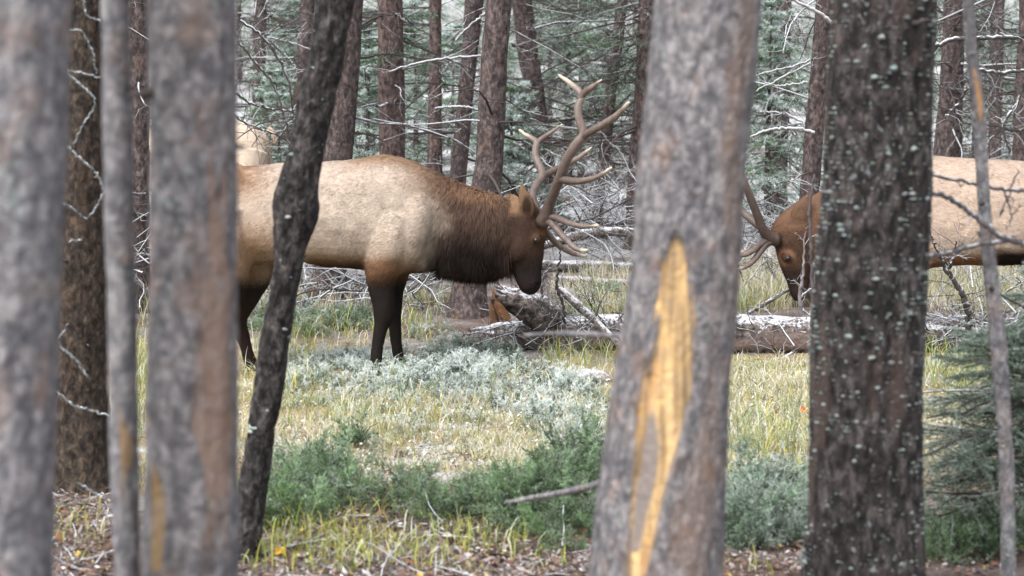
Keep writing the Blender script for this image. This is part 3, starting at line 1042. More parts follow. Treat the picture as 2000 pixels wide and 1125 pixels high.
def elk_skin(De, body, head, legs, ears, balls, base, sgn):
    px = 1 / FPX * De
    parts = []
    rows = np.array([(*at(x, (t + b) / 2, De), (b - t) / 2 * px, w) for x, t, b, w in body])
    C = catmull(rows, 90)
    U = np.tile((0, 0, 1.0), (len(C), 1))
    parts.append(loft(C[:, :3], U, np.clip(C[:, 3], 0.01, None), np.clip(C[:, 4], 0.01, None), 32, 2.25, 0.08))
    rows = np.array([(*at((l + r) / 2, y, De), (r - l) / 2 * px, w) for y, l, r, w in head])
    C = catmull(rows, 50)
    U = np.tile((sgn * 1.0, 0, 0.0), (len(C), 1))
    parts.append(loft(C[:, :3], U, np.clip(C[:, 3], 0.008, None), np.clip(C[:, 4], 0.008, None), 28, 2.2, 0.12))
    for off, pts in legs:
        rows = np.array([(*(at(x, y, De) + np.array((0, off * o2, 0))), w / 2 * px) for x, y, w, o2 in pts])
        C = catmull(rows, 46)
        parts.append(tube(C[:, :3], np.clip(C[:, 3], 0.012, None), 18))
    for c, off, r, rot in balls:
        parts.append(ball(at(c[0], c[1], De) + np.array((0, off, 0)), r, rot=rot))
    for off, pts in ears:
        rows = np.array([(*(at(x, y, De) + np.array((0, off + dy, 0))), w / 2 * px) for x, y, w, dy in pts])
        C = catmull(rows, 20)
        U = unit(np.cross(np.gradient(C[:, :3], axis=0), np.array((0, 1.0, 0))))
        parts.append(loft(C[:, :3], U, np.clip(C[:, 3], 0.008, None), np.clip(C[:, 3] * 0.35, 0.011, None), 18, 2.0))
    parts = [(V - base, F) for V, F in parts]
    return fuse('body', parts, 0.0105, 11)


def coat_strands(me, base, n, flow, length, width, lift, rng, pool=None):
    """short tapering locks lying on the skin.  flow/length/... are functions of pixel arrays"""
    V, N, T = mesh_arrays(me)
    A = V[T]
    ar = np.linalg.norm(np.cross(A[:, 1] - A[:, 0], A[:, 2] - A[:, 0]), axis=1)
    px, py = proj(A.mean(1) + base)
    if pool is not None:
        ar = ar * pool(px, py)
    t = rng.choice(len(T), n, p=ar / ar.sum())
    r1, r2 = np.sqrt(rng.uniform(0, 1, n)), rng.uniform(0, 1, n)
    b = np.stack((1 - r1, r1 * (1 - r2), r1 * r2), -1)[..., None]
    S = (V[T[t]] * b).sum(1)
    Nn = unit((N[T[t]] * b).sum(1))
    col = np.zeros(len(me.vertices) * 4, np.float32)
    me.attributes['tint'].data.foreach_get('color', col)
    c = (col.reshape(-1, 4)[:, :3][T[t]] * b).sum(1)
    px, py = proj(S + base)
    d0 = flow(px, py, S)
    wob = np.stack((vnoise((S + base) * 9 + 3), vnoise((S + base) * 9 + 40), vnoise((S + base) * 9 + 80)), -1)
    d0 = d0 + rng.normal(0, 0.16, d0.shape) + 0.55 * wob
    d = unit(d0 - Nn * (d0 * Nn).sum(1, keepdims=True))
    L = length(px, py) * rng.uniform(0.6, 1.3, n)
    li = lift(px, py)
    w = unit(np.cross(d, Nn)) * (width * rng.uniform(0.6, 1.4, n))[:, None]
    mid = S + d * (L * 0.5)[:, None] + Nn * (L * li * 0.55)[:, None]
    tip = S + d * L[:, None] + Nn * (L * li * 0.6)[:, None] + np.array((0, 0, -1.0)) * (L * li * 0.5)[:, None]
    R = S - Nn * 0.002
    P = np.stack((R - w, R + w, mid + w * 0.7, mid - w * 0.7, tip), 1).reshape(-1, 3)
    k = np.arange(n)[:, None] * 5
    Q = k + np.array((0, 1, 2, 3))
    Tt = k + np.array((3, 2, 4))
    fl = fbm((S + base) * np.array((14, 14, 14)) + 60, 2)
    j = (rng.normal(1, 0.13, n) + 0.3 * fl)[:, None]
    j = np.clip(j, 0.35, 1.9)
    cc = np.clip(c * j, 0.003, 1)
    cc = np.repeat(cc[:, None], 5, 1)
    cc[:, 4] *= 1.12
    return mesh('coat', P, [Q, Tt], cc.reshape(-1, 3))


def antler(De, base, chains, rng, ylist=None):
    """chains: lists of (px, py, width px, depth offset m); first is the beam"""
    parts, cols = [], []
    px = 1 / FPX * De
    for ch in chains:
        rows = np.array([(*at(x, y, De + dy), w * 1.15 / 2 * px) for x, y, w, dy in ch])
        n = 40 if len(ch) > 4 else 22
        C = catmull(rows, n)
        sd = rng.uniform(0, 50)
        V, F = tube(C[:, :3], np.clip(C[:, 3], 0.0025, None), 14, lambda v, d: 0.0042 * fbm(v * np.array((75, 75, 32)) + sd, 3))
        u = np.concatenate((np.repeat(np.linspace(0, 1, n), 14), (0, 1)))
        brown = np.array((0.085, 0.060, 0.052))
        tan = np.array((0.145, 0.110, 0.095))
        ivory = np.array((0.55, 0.47, 0.38))
        k = sstep(0.1, 0.7, u)[:, None]
        c = brown * (1 - k) + tan * k
        e = sstep(0.82, 1.0, u)[:, None]
        if ch[-1][2] > 7:
            e = e * 0
        c = c * (1 - e) + ivory * e
        c = c * (1 + 0.45 * fbm(V * np.array((80, 80, 25)) + sd, 3))[:, None]
        parts.append((V - base, F))
        cols.append(c)
    V, F = join(parts)
    return mesh('antler', V, F, np.vstack(cols))


# ---- the nearer bull, head lowered, facing right
D1 = 13.0
B1 = at(620, 730, D1)
B1[2] = float(G(B1[0], D1))
body1 = [(368, 395, 470, .05), (380, 362, 505, .15), (398, 342, 520, .21), (425, 333, 528, .25), (465, 328, 526, .275), (510, 322, 514, .29), (550, 319, 510, .31), (590, 318, 512, .325), (627, 317, 517, .33), (688, 311, 524, .325), (738, 304, 530, .295), (782, 307, 536, .265), (826, 322, 530, .235), (864, 344, 522, .205), (908, 364, 522, .175), (953, 379, 524, .150), (985, 389, 516, .130), (1010, 400, 505, .110), (1025, 415, 480, .08)]
head1 = [(388, 1004, 1030, .045), (400, 996, 1046, .080), (418, 990, 1055, .100), (440, 986, 1060, .112), (465, 984, 1063, .112), (490, 986, 1062, .098), (512, 992, 1060, .078), (532, 1000, 1058, .066), (550, 1008, 1058, .064), (562, 1014, 1055, .060), (571, 1022, 1048, .045), (576, 1030, 1042, .02)]
legs1 = [
    (-1, [(775, 420, 90, .14), (764, 470, 92, .17), (752, 520, 76, .17), (749, 552, 55, .16), (752, 588, 44, .16), (752, 612, 40, .16), (747, 634, 29, .16), (741, 668, 24, .16), (737, 700, 24, .16), (736, 712, 28, .16), (741, 727, 32, .16), (745, 733, 30, .16)]),
    (1, [(785, 440, 80, .14), (772, 510, 70, .16), (764, 560, 50, .16), (764, 606, 38, .16), (768, 636, 27, .16), (771, 676, 23, .16), (775, 702, 23, .16), (778, 714, 27, .16), (784, 727, 31, .16), (788, 733, 29, .16)]),
    (-1, [(430, 420, 150, .12), (440, 480, 125, .16), (452, 530, 92, .17), (450, 575, 60, .16), (436, 612, 42, .16), (424, 640, 36, .16), (428, 668, 27, .16), (436, 702, 25, .16), (440, 715, 28, .16), (446, 727, 31, .16), (450, 733, 30, .16)]),
    (1, [(455, 430, 140, .12), (478, 490, 112, .15), (490, 535, 78, .16), (480, 575, 54, .16), (462, 612, 42, .16), (458, 636, 36, .16), (470, 668, 27, .16), (480, 702, 25, .16), (484, 715, 28, .16), (490, 727, 31, .16), (494, 733, 30, .16)])]
ears1 = [(-0.075, [(1034, 432, 14, 0), (1032, 411, 32, -.02), (1028, 395, 33, -.035), (1022, 377, 21, -.045), (1018, 357, 4, -.05)]),
         (0.07, [(1020, 418, 12, 0), (1010, 404, 24, .05), (1003, 394, 26, .09), (996, 386, 18, .12), (990, 381, 5, .15)])]
balls1 = [((800, 450), -0.16, (.19, .125, .31), 0.35), ((800, 450), 0.16, (.19, .125, .31), 0.35),
          ((832, 470), -0.12, (.13, .10, .22), 0.2), ((832, 470), 0.12, (.13, .10, .22), 0.2),
          ((752, 350), 0, (.24, .13, .17), 0.1), ((650, 430), 0, (.45, .345, .33), 0.0),
          ((440, 420), -0.14, (.27, .15, .36), 0.15), ((440, 420), 0.14, (.27, .15, .36), 0.15),
          ((918, 466), 0, (.28, .155, .215), 0.0), ((1048, 466), -0.088, (.036, .03, .036), 0), ((1048, 466), 0.088, (.036, .03, .036), 0),
          ((1040, 552), 0, (.062, .066, .07), 0),
          ((1012, 478), -0.07, (.085, .05, .13), 0.25), ((1012, 478), 0.07, (.085, .05, .13), 0.25), ((1060, 452), 0, (.03, .06, .10), 0.05)]
elk1_mesh = elk_skin(D1, body1, head1, legs1, ears1, balls1, B1, 1)


def mixc(c, k, col):
    k = np.clip(k, 0, 1)[:, None]
    return c * (1 - k) + np.array(col)[None] * k


def coat1(V):
    px, py = proj(V)
    n = fbm(V * 6, 3)
    n2 = fbm(V * 22, 2)
    c = np.tile((0.385, 0.318, 0.262), (len(V), 1))
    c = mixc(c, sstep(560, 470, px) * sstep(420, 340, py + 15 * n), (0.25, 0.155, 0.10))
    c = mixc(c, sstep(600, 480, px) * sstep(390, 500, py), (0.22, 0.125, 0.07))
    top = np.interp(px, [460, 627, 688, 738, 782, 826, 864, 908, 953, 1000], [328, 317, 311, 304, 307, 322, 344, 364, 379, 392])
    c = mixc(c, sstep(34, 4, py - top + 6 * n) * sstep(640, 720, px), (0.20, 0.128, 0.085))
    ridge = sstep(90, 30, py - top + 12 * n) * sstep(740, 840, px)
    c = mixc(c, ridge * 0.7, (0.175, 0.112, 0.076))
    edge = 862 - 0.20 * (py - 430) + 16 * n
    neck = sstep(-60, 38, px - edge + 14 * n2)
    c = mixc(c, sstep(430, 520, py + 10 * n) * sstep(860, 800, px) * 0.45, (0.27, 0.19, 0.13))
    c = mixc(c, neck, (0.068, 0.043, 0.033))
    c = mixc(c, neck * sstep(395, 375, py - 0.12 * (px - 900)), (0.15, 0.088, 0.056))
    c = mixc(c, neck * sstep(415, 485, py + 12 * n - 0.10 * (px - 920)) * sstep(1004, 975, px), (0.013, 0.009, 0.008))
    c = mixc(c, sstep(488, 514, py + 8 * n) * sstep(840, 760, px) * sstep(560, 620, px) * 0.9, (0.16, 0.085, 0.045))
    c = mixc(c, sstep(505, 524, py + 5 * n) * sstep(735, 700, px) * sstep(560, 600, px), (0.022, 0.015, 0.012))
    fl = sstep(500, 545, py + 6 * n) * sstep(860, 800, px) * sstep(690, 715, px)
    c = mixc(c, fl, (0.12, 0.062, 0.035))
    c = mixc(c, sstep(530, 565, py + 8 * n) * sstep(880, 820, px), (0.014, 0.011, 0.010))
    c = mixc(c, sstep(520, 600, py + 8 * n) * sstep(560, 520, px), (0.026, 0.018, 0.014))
    face = sstep(975, 1000, px) * sstep(600, 560, py - 20)
    c = mixc(c, face * sstep(395, 420, py), (0.046, 0.028, 0.021))
    c = mixc(c, sstep(970, 985, px) * sstep(1012, 992, px) * sstep(470, 500, py) * 0.7, (0.02, 0.013, 0.011))
    c = mixc(c, face * sstep(1045, 1058, px) * sstep(420, 440, py) * sstep(480, 450, py) * 0.7, (0.12, 0.062, 0.034))
    c = mixc(c, face * sstep(490, 530, py + 8 * n), (0.016, 0.012, 0.011))
    c = mixc(c, face * sstep(20, 12, np.hypot(px - 1046, (py - 469) * 1.2)), (0.06, 0.033, 0.02))
    c = mixc(c, sstep(7, 4, np.hypot((px - 1050) * 1.0, (py - 553) * 1.4)), (0.006, 0.005, 0.005))
    c = mixc(c, sstep(4.0, 1.5, np.abs(py - 566 + 0.25 * (px - 1030))) * sstep(1010, 1020, px) * sstep(1052, 1044, px) * 0.8, (0.008, 0.006, 0.005))
    er = sstep(985, 1000, px) * sstep(428, 410, py) * sstep(1046, 1040, px)
    c = mixc(c, er * 0.9, (0.17, 0.105, 0.065))
    c = mixc(c, er * sstep(9, 5, np.hypot((px - 1029) * 0.8, (py - 405) * 0.32)), (0.05, 0.03, 0.022))
    n3 = fbm(V * np.array((26, 26, 11)) + np.stack((V[:, 2] * 9, 0 * px, 0 * px), -1), 3)
    return np.clip(c * (1 + 0.14 * n + 0.08 * n2 + 0.12 * n3)[:, None], 0.003, 1)


V1, N1, _T = mesh_arrays(elk1_mesh)
# folds of the coat over the shoulder and neck
V1w = V1 + B1
pxv, pyv = proj(V1w)
nf = fbm(V1w * np.array((16, 10, 5)) + 2, 3)
neckm = sstep(820, 900, pxv) * sstep(1000, 960, pxv)
V1 = V1 + N1 * (neckm * 0.014 * nf + 0.007 * fbm(V1w * np.array((13, 9, 7)), 3))[:, None]
elk1_mesh.vertices.foreach_set('co', V1.astype(np.float32).ravel())
elk1_mesh.update()
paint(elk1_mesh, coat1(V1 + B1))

elk1 = thing('elk', 'bull elk with lowered head and large antlers facing right, nearest of the elk', 'elk', B1, 'elk among the trees')
obj('body', elk1_mesh, M['coat'], elk1)


def flow1(px, py, S):
    neck = sstep(800, 900, px) * sstep(1005, 985, px)
    headm = sstep(985, 1005, px)
    legm = sstep(530, 580, py) * (1 - neck) * (1 - headm)
    d = np.zeros((len(px), 3))
    d[:, 0] = -1.0 + 0.45 * neck + 0.8 * headm + 0.9 * legm
    d[:, 2] = -0.35 - 0.9 * neck + 1.0 * headm - 1.2 * legm
    return d


def len1(px, py):
    neck = sstep(800, 900, px) * sstep(1005, 975, px)
    L = 0.026 + 0.035 * neck + 0.05 * neck * sstep(450, 520, py)
    L = L * (1 - 0.65 * sstep(985, 1005, px)) * (1 - 0.55 * sstep(540, 580, py) * (1 - neck))
    L = L + 0.02 * sstep(560, 480, px) * sstep(400, 340, py)
    return L


def lift1(px, py):
    neck = sstep(830, 900, px) * sstep(1005, 975, px)
    return 0.15 + 0.27 * neck


r1 = np.random.default_rng(5)
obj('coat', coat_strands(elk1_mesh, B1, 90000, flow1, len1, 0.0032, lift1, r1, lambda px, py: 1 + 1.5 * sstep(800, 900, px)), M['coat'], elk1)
# beard of longer hair under the neck
obj('mane', coat_strands(elk1_mesh, B1, 9000, lambda px, py, S: np.tile((-0.1, 0, -1.0), (len(px), 1)), lambda px, py: 0.115 + 0 * px, 0.0036, lambda px, py: 0.45 + 0 * px, r1, lambda px, py: 1e-9 + sstep(485, 512, py) * sstep(862, 880, px) * sstep(1000, 985, px)), M['coat'], elk1)
for s in (-1, 1):
    V, F = ball(at(1047, 468, D1) + np.array((0, s * 0.1095, 0)) - B1, (.021, .013, .021), 16, 10)
    obj('eye', mesh('eye', V, F), M['eye'], elk1)
near_ant = [
    [(1058, 436, 26, -.06), (1065, 424, 25, -.09), (1072, 402, 19, -.14), (1080, 381, 17, -.20), (1094, 347, 17, -.30), (1108, 310, 16, -.38), (1127, 279, 16, -.42), (1140, 262, 15, -.43), (1131, 232, 13, -.42), (1129, 209, 13, -.40), (1136, 185, 12, -.36), (1120, 168, 9, -.32), (1104, 155, 7, -.28), (1091, 146, 3, -.25)],
    [(1131, 196, 11, -.38), (1142, 180, 11, -.38), (1158, 169, 9, -.42), (1175, 156, 3, -.46)],
    [(1133, 272, 12, -.42), (1148, 260, 13, -.46), (1178, 243, 12, -.52), (1205, 225, 11, -.58), (1229, 199, 4, -.64)],
    [(1092, 350, 12, -.29), (1106, 352, 13, -.36), (1130, 354, 11, -.46), (1160, 348, 9, -.56), (1180, 338, 7, -.62), (1194, 327, 3, -.66)],
    [(1066, 424, 17, -.09), (1082, 424, 13, -.14), (1112, 436, 10, -.24), (1140, 442, 8, -.32), (1169, 440, 3, -.40)],
    [(1066, 430, 16, -.09), (1078, 437, 13, -.14), (1102, 464, 11, -.24), (1123, 484, 9, -.30), (1136, 489, 7, -.33), (1148, 488, 3, -.36)]]
far_ant = [
    [(1048, 425, 24, .06), (1045, 408, 18, .09), (1040, 384, 15, .16), (1047, 362, 14, .22), (1059, 342, 14, .28), (1053, 322, 13, .33), (1046, 306, 12, .36), (1046, 290, 12, .38), (1049, 278, 12, .40), (1038, 270, 9, .42), (1026, 263, 7, .44), (1014, 253, 3, .46)],
    [(1048, 284, 10, .39), (1056, 273, 9, .40), (1077, 258, 7, .42), (1098, 243, 2.5, .44)],
    [(1056, 345, 13, .27), (1073, 337, 12, .32), (1098, 325, 12, .38), (1127, 310, 9, .42), (1142, 299, 7, .44), (1155, 288, 2.5, .46)],
    [(1056, 430, 15, .07), (1066, 452, 12, .08), (1089, 477, 10, .12), (1114, 493, 9, .16), (1130, 498, 7, .18), (1144, 500, 3, .2)]]
obj('antler', antler(D1, B1, near_ant, r1), M['antler'], elk1)
obj('antler', antler(D1, B1, far_ant, r1), M['antler'], elk1)

# ---- the bull facing left behind the lichen-dotted trunk
D2 = 15.0
B2 = at(1900, 665, D2)
B2[2] = float(G(B2[0], D2))
body2 = [(1566, 410, 470, .07), (1580, 388, 520, .11), (1605, 372, 535, .14), (1650, 352, 540, .18), (1700, 330, 542, .22), (1745, 314, 538, .27), (1790, 304, 532, .31), (1830, 305, 522, .34), (1880, 309, 518, .37), (1950, 312, 518, .38), (2000, 315, 516, .37), (2060, 318, 508, .34), (2105, 325, 510, .31), (2140, 338, 505, .26), (2170, 358, 485, .16), (2184, 385, 460, .06)]
head2 = [(384, 1572, 1604, .05), (400, 1548, 1606, .09), (420, 1524, 1600, .115), (442, 1508, 1594, .128), (465, 1507, 1588, .13), (484, 1513, 1586, .12), (510, 1520, 1584, .10), (535, 1529, 1582, .083), (555, 1537, 1580, .075), (572, 1543, 1576, .068), (583, 1549, 1570, .05), (588, 1554, 1564, .02)]
legs2 = [
    (-1, [(1765, 420, 80, .16), (1758, 470, 80, .2), (1752, 515, 64, .2), (1748, 545, 46, .19), (1746, 575, 36, .18), (1744, 600, 31, .18), (1748, 625, 23, .18), (1750, 648, 22, .18), (1746, 664, 27, .18), (1743, 669, 26, .18)]),
    (1, [(1760, 430, 76, .16), (1745, 480, 74, .18), (1732, 520, 58, .18), (1722, 552, 42, .18), (1716, 580, 33, .18), (1712, 604, 28, .18), (1716, 628, 22, .18), (1716, 650, 22, .18), (1711, 664, 26, .18), (1708, 669, 25, .18)]),
    (-1, [(2125, 410, 130, .13), (2115, 465, 110, .18), (2105, 505, 82, .18), (2112, 545, 52, .18), (2124, 580, 37, .18), (2130, 600, 31, .18), (2124, 625, 23, .18), (2116, 650, 22, .18), (2110, 664, 27, .18), (2106, 669, 26, .18)]),
    (1, [(2120, 410, 130, .13), (2095, 470, 104, .16), (2080, 510, 76, .17), (2084, 548, 50, .17), (2094, 582, 37, .17), (2098, 602, 31, .17), (2090, 626, 23, .17), (2082, 650, 22, .17), (2076, 664, 27, .17), (2072, 669, 26, .17)])]
ears2 = [(-0.085, [(1545, 458, 14, 0), (1552, 434, 32, -.02), (1560, 412, 36, -.035), (1568, 393, 24, -.045), (1573, 378, 5, -.05)]),
         (0.08, [(1560, 420, 12, 0), (1575, 404, 26, .05), (1590, 392, 26, .09), (1604, 384, 5, .14)])]
balls2 = [((1745, 440), -0.19, (.21, .13, .33), -0.3), ((1745, 440), 0.19, (.21, .13, .33), -0.3), ((1930, 420), 0, (.55, .385, .385), 0),
          ((2110, 415), -0.17, (.28, .16, .36), 0), ((2110, 415), 0.17, (.28, .16, .36), 0), ((1795, 350), 0, (.26, .15, .18), 0),
          ((1535, 502), -0.105, (.04, .03, .04), 0), ((1535, 502), 0.105, (.04, .03, .04), 0), ((1558, 568), 0, (.055, .07, .07), 0)]
elk2_mesh = elk_skin(D2, body2, head2, legs2, ears2, balls2, B2, -1)
elk3_mesh = elk2_mesh.copy()
elk3_mesh.name = 'body_pale'


def coat2(V):
    px, py = proj(V)
    n = fbm(V * 6 + 7, 3)
    c = np.tile((0.375, 0.292, 0.235), (len(V), 1))
    c = mixc(c, sstep(1800, 1720, px + 15 * n), (0.11, 0.06, 0.038))
    c = mixc(c, sstep(1640, 1600, px) * sstep(470, 400, py + 10 * n), (0.115, 0.066, 0.043))
    c = mixc(c, sstep(1610, 1590, px) * sstep(430, 480, py + 6 * n), (0.066, 0.038, 0.026))
    c = mixc(c, sstep(30, 14, np.abs((px - 1562) + 0.35 * (py - 415)) * 1.6) * sstep(455, 440, py) * sstep(372, 384, py) * 0.6, (0.14, 0.085, 0.055))
    c = mixc(c, sstep(1600, 1560, px) * sstep(505, 545, py), (0.028, 0.018, 0.015))
    c = mixc(c, sstep(1780, 1720, px) * sstep(450, 510, py) * sstep(1585, 1620, px), (0.045, 0.025, 0.016))
    c = mixc(c, sstep(485, 512, py + 8 * n) * sstep(1790, 1830, px), (0.2, 0.10, 0.05))
    c = mixc(c, sstep(478, 500, py + 6 * n) * sstep(1925, 1955, px) * sstep(2060, 2030, px), (0.016, 0.012, 0.010))
    c = mixc(c, sstep(530, 560, py) * sstep(1640, 1680, px), (0.035, 0.022, 0.016))
    c = mixc(c, sstep(24, 14, np.hypot(px - 1535, (py - 503) * 1.1)) * sstep(8, 13, np.hypot(px - 1535, (py - 503) * 1.1)), (0.16, 0.085, 0.05))
    return np.clip(c * (1 + 0.10 * n)[:, None], 0.003, 1)


V2, N2, _T = mesh_arrays(elk2_mesh)
V2w = V2 + B2
V2 = V2 + N2 * (0.005 * fbm(V2w * np.array((9, 8, 14)), 2))[:, None]
elk2_mesh.vertices.foreach_set('co', V2.astype(np.float32).ravel())
elk2_mesh.update()
paint(elk2_mesh, coat2(V2 + B2))
elk2 = thing('elk', 'bull elk facing left, its neck hidden by the lichen-dotted trunk', 'elk', B2, 'elk among the trees')
obj('body', elk2_mesh, M['coat'], elk2)


def flow2(px, py, S):
    headm = sstep(1610, 1590, px)
    d = np.zeros((len(px), 3))
    d[:, 0] = 1.0 - 0.6 * headm
    d[:, 2] = -0.3 + 0.9 * headm
    return d


obj('coat', coat_strands(elk2_mesh, B2, 60000, flow2, lambda px, py: 0.03 + 0.03 * sstep(1800, 1700, px) - 0.04 * sstep(1620, 1590, px), 0.0034, lambda px, py: 0.2 + 0 * px, r1), M['coat'], elk2)
for s in (-1, 1):
    V, F = ball(at(1535, 503, D2) + np.array((0, s * 0.130, 0)) - B2, (.023, .014, .023), 16, 10)
    obj('eye', mesh('eye', V, F), M['eye'], elk2)
ant2a = [
    [(1516, 468, 24, -.08), (1504, 464, 22, -.12), (1490, 448, 17, -.18), (1476, 412, 14, -.26), (1460, 372, 13, -.34), (1440, 330, 13, -.4), (1418, 296, 13, -.44), (1400, 262, 11, -.42), (1404, 228, 9, -.38), (1420, 196, 3, -.34)],
    [(1402, 262, 11, -.42), (1384, 240, 9, -.46), (1370, 214, 3, -.5)],
    [(1452, 356, 11, -.37), (1430, 352, 9, -.45), (1400, 340, 7, -.52), (1380, 322, 3, -.56)],
    [(1500, 466, 15, -.12), (1484, 478, 11, -.18), (1464, 494, 9, -.25), (1440, 500, 7, -.3), (1420, 498, 3, -.34)],
    [(1504, 470, 15, -.12), (1492, 482, 12, -.16), (1474, 506, 10, -.22), (1458, 520, 8, -.26), (1438, 527, 3, -.3)]]
ant2b = [
    [(1518, 452, 20, .07), (1500, 452, 15, .1), (1484, 442, 14, .14), (1466, 428, 13, .2), (1448, 412, 13, .28), (1428, 380, 12, .34), (1416, 340, 12, .4), (1420, 306, 10, .42), (1434, 280, 3, .44)],
    [(1450, 414, 11, .27), (1428, 410, 9, .3), (1404, 398, 3, .34)],
    [(1502, 470, 13, .08), (1486, 480, 10, .12), (1466, 490, 8, .16), (1446, 492, 3, .2)]]
obj('antler', antler(D2, B2, ant2a, r1), M['antler'], elk2)
obj('antler', antler(D2, B2, ant2b, r1), M['antler'], elk2)

# ---- the farthest elk, only its pale rump in view
V3, N3, _T = mesh_arrays(elk3_mesh)
n3 = fbm(V3 * 5 + 3, 3)
c3 = np.tile((0.46, 0.375, 0.30), (len(V3), 1))
c3 = mixc(c3, sstep(0.75, 0.45, V3[:, 2]), (0.09, 0.055, 0.04))
c3 = mixc(c3, sstep(-0.5, -0.9, V3[:, 0]), (0.13, 0.07, 0.045))
paint(elk3_mesh, np.clip(c3 * (1 + 0.1 * n3)[:, None], 0.003, 1))
D3 = 22.0
x3 = (345 - 1000) / FPX * D3
elk3 = thing('elk', 'pale tan elk rump far behind, beyond the back of the nearest elk', 'elk', (x3, D3, float(G(x3, D3))), 'elk among the trees')
elk3.scale = (0.98, 0.98, 0.98)
obj('body', elk3_mesh, M['coat'], elk3)
V, F = tube(np.array(((1.10, 0, 1.30), (1.17, 0, 1.27), (1.20, 0, 1.16), (1.19, 0, 1.10))), np.array((.05, .045, .035, .012)), 10)
obj('tail', mesh('tail', V, F, np.tile((0.42, 0.31, 0.22), (len(V), 1))), M['coat'], elk3)

# ------------------------------------------------------------------ fallen logs and sticks


def log_thing(name, label, pts, mat, amp=0.012, freq=14, sides=40, seed=1.0, group='fallen logs', jag=0.0, sag=None, wear=None, spacing=0.03):
    """pts rows (px, py centre, width px, distance)"""
    rows = np.array([(*at(x, y, Y), w / 2 * Y / FPX) for x, y, w, Y in pts])
    L = np.linalg.norm(np.diff(rows[:, :3], axis=0), axis=1).sum()
    C = catmull(rows, int(L / spacing) + 6)
    base = C[len(C) // 2, :3].copy()
    base[2] -= C[len(C) // 2, 3]

    def disp(V, D):
        q = V * np.array((freq * 0.35, freq, freq)) + seed
        return amp * (1 - np.abs(fbm(q, 3)) * 2.2) + amp * 1.5 * vnoise(V * 2.5 + seed)
    V, F = tube(C[:, :3], np.clip(C[:, 3], 0.003, None), sides, disp)
    if jag:
        k = len(C) * sides
        r = np.random.default_rng(int(seed * 10))
        d = unit(C[0, :3] - C[2, :3])
        V[:sides] += d[None] * (r.uniform(0, jag, sides))[:, None]
    t = np.zeros((len(V), 4))
    if wear is not None:
        t = wear(V, t)
    root = thing(name, label, 'log' if name == 'fallen_log' else 'branch', base, group)
    obj('trunk' if name == 'fallen_log' else 'wood', mesh(name, V - base, F, t), M[mat], root)
    return root, C, base


def wear_log(V, t):
    n = fbm(V * np.array((1.6, 5, 5)) + 8, 3)
    px, py = proj(V)
    k = sstep(0.0, 0.3, n) * sstep(640, 655, py) * sstep(690, 675, py) * 0.8
    set_wear(t, k, (0.26, 0.19, 0.17))
    return t


big, CB, bb = log_thing('fallen_log', 'big snow-dusted fallen log with reddish bare wood lying across the clearing', [(942, 664, 50, 14.25), (1000, 660, 62, 14.2), (1220, 654, 76, 14.15), (1430, 658, 76, 14.1), (1580, 659, 66, 14.1), (1810, 664, 56, 14.1), (2000, 668, 46, 14.1), (2160, 670, 38, 14.1)], 'log', 0.016, 14, 48, 1.5, jag=0.12, wear=wear_log)
log_thing('fallen_log', 'thin snowy log lying level behind the big log near the elk muzzle', [(1040, 518, 15, 19), (1150, 520, 20, 19), (1240, 526, 20, 19), (1440, 545, 16, 19), (1510, 551, 12, 19)], 'log_grey', 0.008, 20, 20, 2.5)
log_thing('fallen_log', 'short grey log on the grass between the big log and the thin snowy log', [(1085, 549, 16, 17.8), (1160, 553, 19, 17.8), (1240, 557, 18, 17.8), (1300, 560, 14, 17.8)], 'log_grey', 0.008, 20, 20, 3.5)
log_thing('fallen_log', 'pale arched log propped above the twigs below the antlers', [(1055, 482, 14, 18.2), (1110, 466, 18, 18.2), (1160, 455, 19, 18.2), (1240, 454, 18, 18.2), (1330, 462, 15, 18.2), (1420, 500, 12, 18.2)], 'log_grey', 0.006, 20, 20, 4.5)
log_thing('fallen_log', 'farthest snow-covered log under the tangle behind the antlers', [(1080, 446, 12, 22.5), (1180, 438, 15, 22.5), (1300, 442, 15, 22.5), (1480, 455, 22, 22.5), (1560, 462, 16, 22.5)], 'log_grey', 0.01, 16, 18, 5.5)
log_thing('fallen_log', 'low snowy log behind the legs of the nearest elk', [(500, 552, 16, 17.5), (620, 548, 18, 17.5), (760, 542, 16, 17.5), (860, 538, 12, 17.5)], 'log', 0.01, 16, 20, 6.5)
log_thing('fallen_branch', 'straight white snow-topped branch leaning down across the big log', [(1088, 560, 12, 13.75), (1120, 588, 17, 13.65), (1160, 625, 16, 13.5), (1190, 655, 15, 13.4), (1222, 688, 10, 13.3)], 'log_grey', 0.004, 30, 14, 7.5, group='dead sticks')
log_thing('fallen_branch', 'bare dark stick slanting over the grass left of the lichen-dotted trunk', [(1452, 618, 5, 16), (1490, 596, 6, 16), (1540, 566, 5, 16), (1570, 552, 4, 16)], 'log_grey', 0.002, 30, 8, 8.5, group='dead sticks')
log_thing('fallen_branch', 'blurred grey stick in the air before the big log', [(1025, 655, 3, 5.6), (1090, 651, 6, 5.4), (1180, 654, 8, 5.2), (1260, 660, 10, 5.0)], 'bark_grey', 0.002, 30, 12, 9.5, group='dead sticks')
log_thing('fallen_branch', 'blurred grey branch reaching over the green juniper to the wounded trunk', [(985, 982, 5, 6.9), (1040, 972, 9, 6.8), (1100, 962, 13, 6.5), (1170, 945, 14, 6.0), (1230, 925, 16, 5.3)], 'bark_grey', 0.002, 30, 12, 10.5, group='dead sticks')
log_thing('fallen_branch', 'thin pale stick lying on the litter in the foreground', [(470, 1098, 7, 7.35), (540, 1075, 8, 7.5), (620, 1058, 6, 7.7), (700, 1050, 4, 7.8)], 'log_grey', 0.002, 30, 8, 11.5, group='dead sticks')


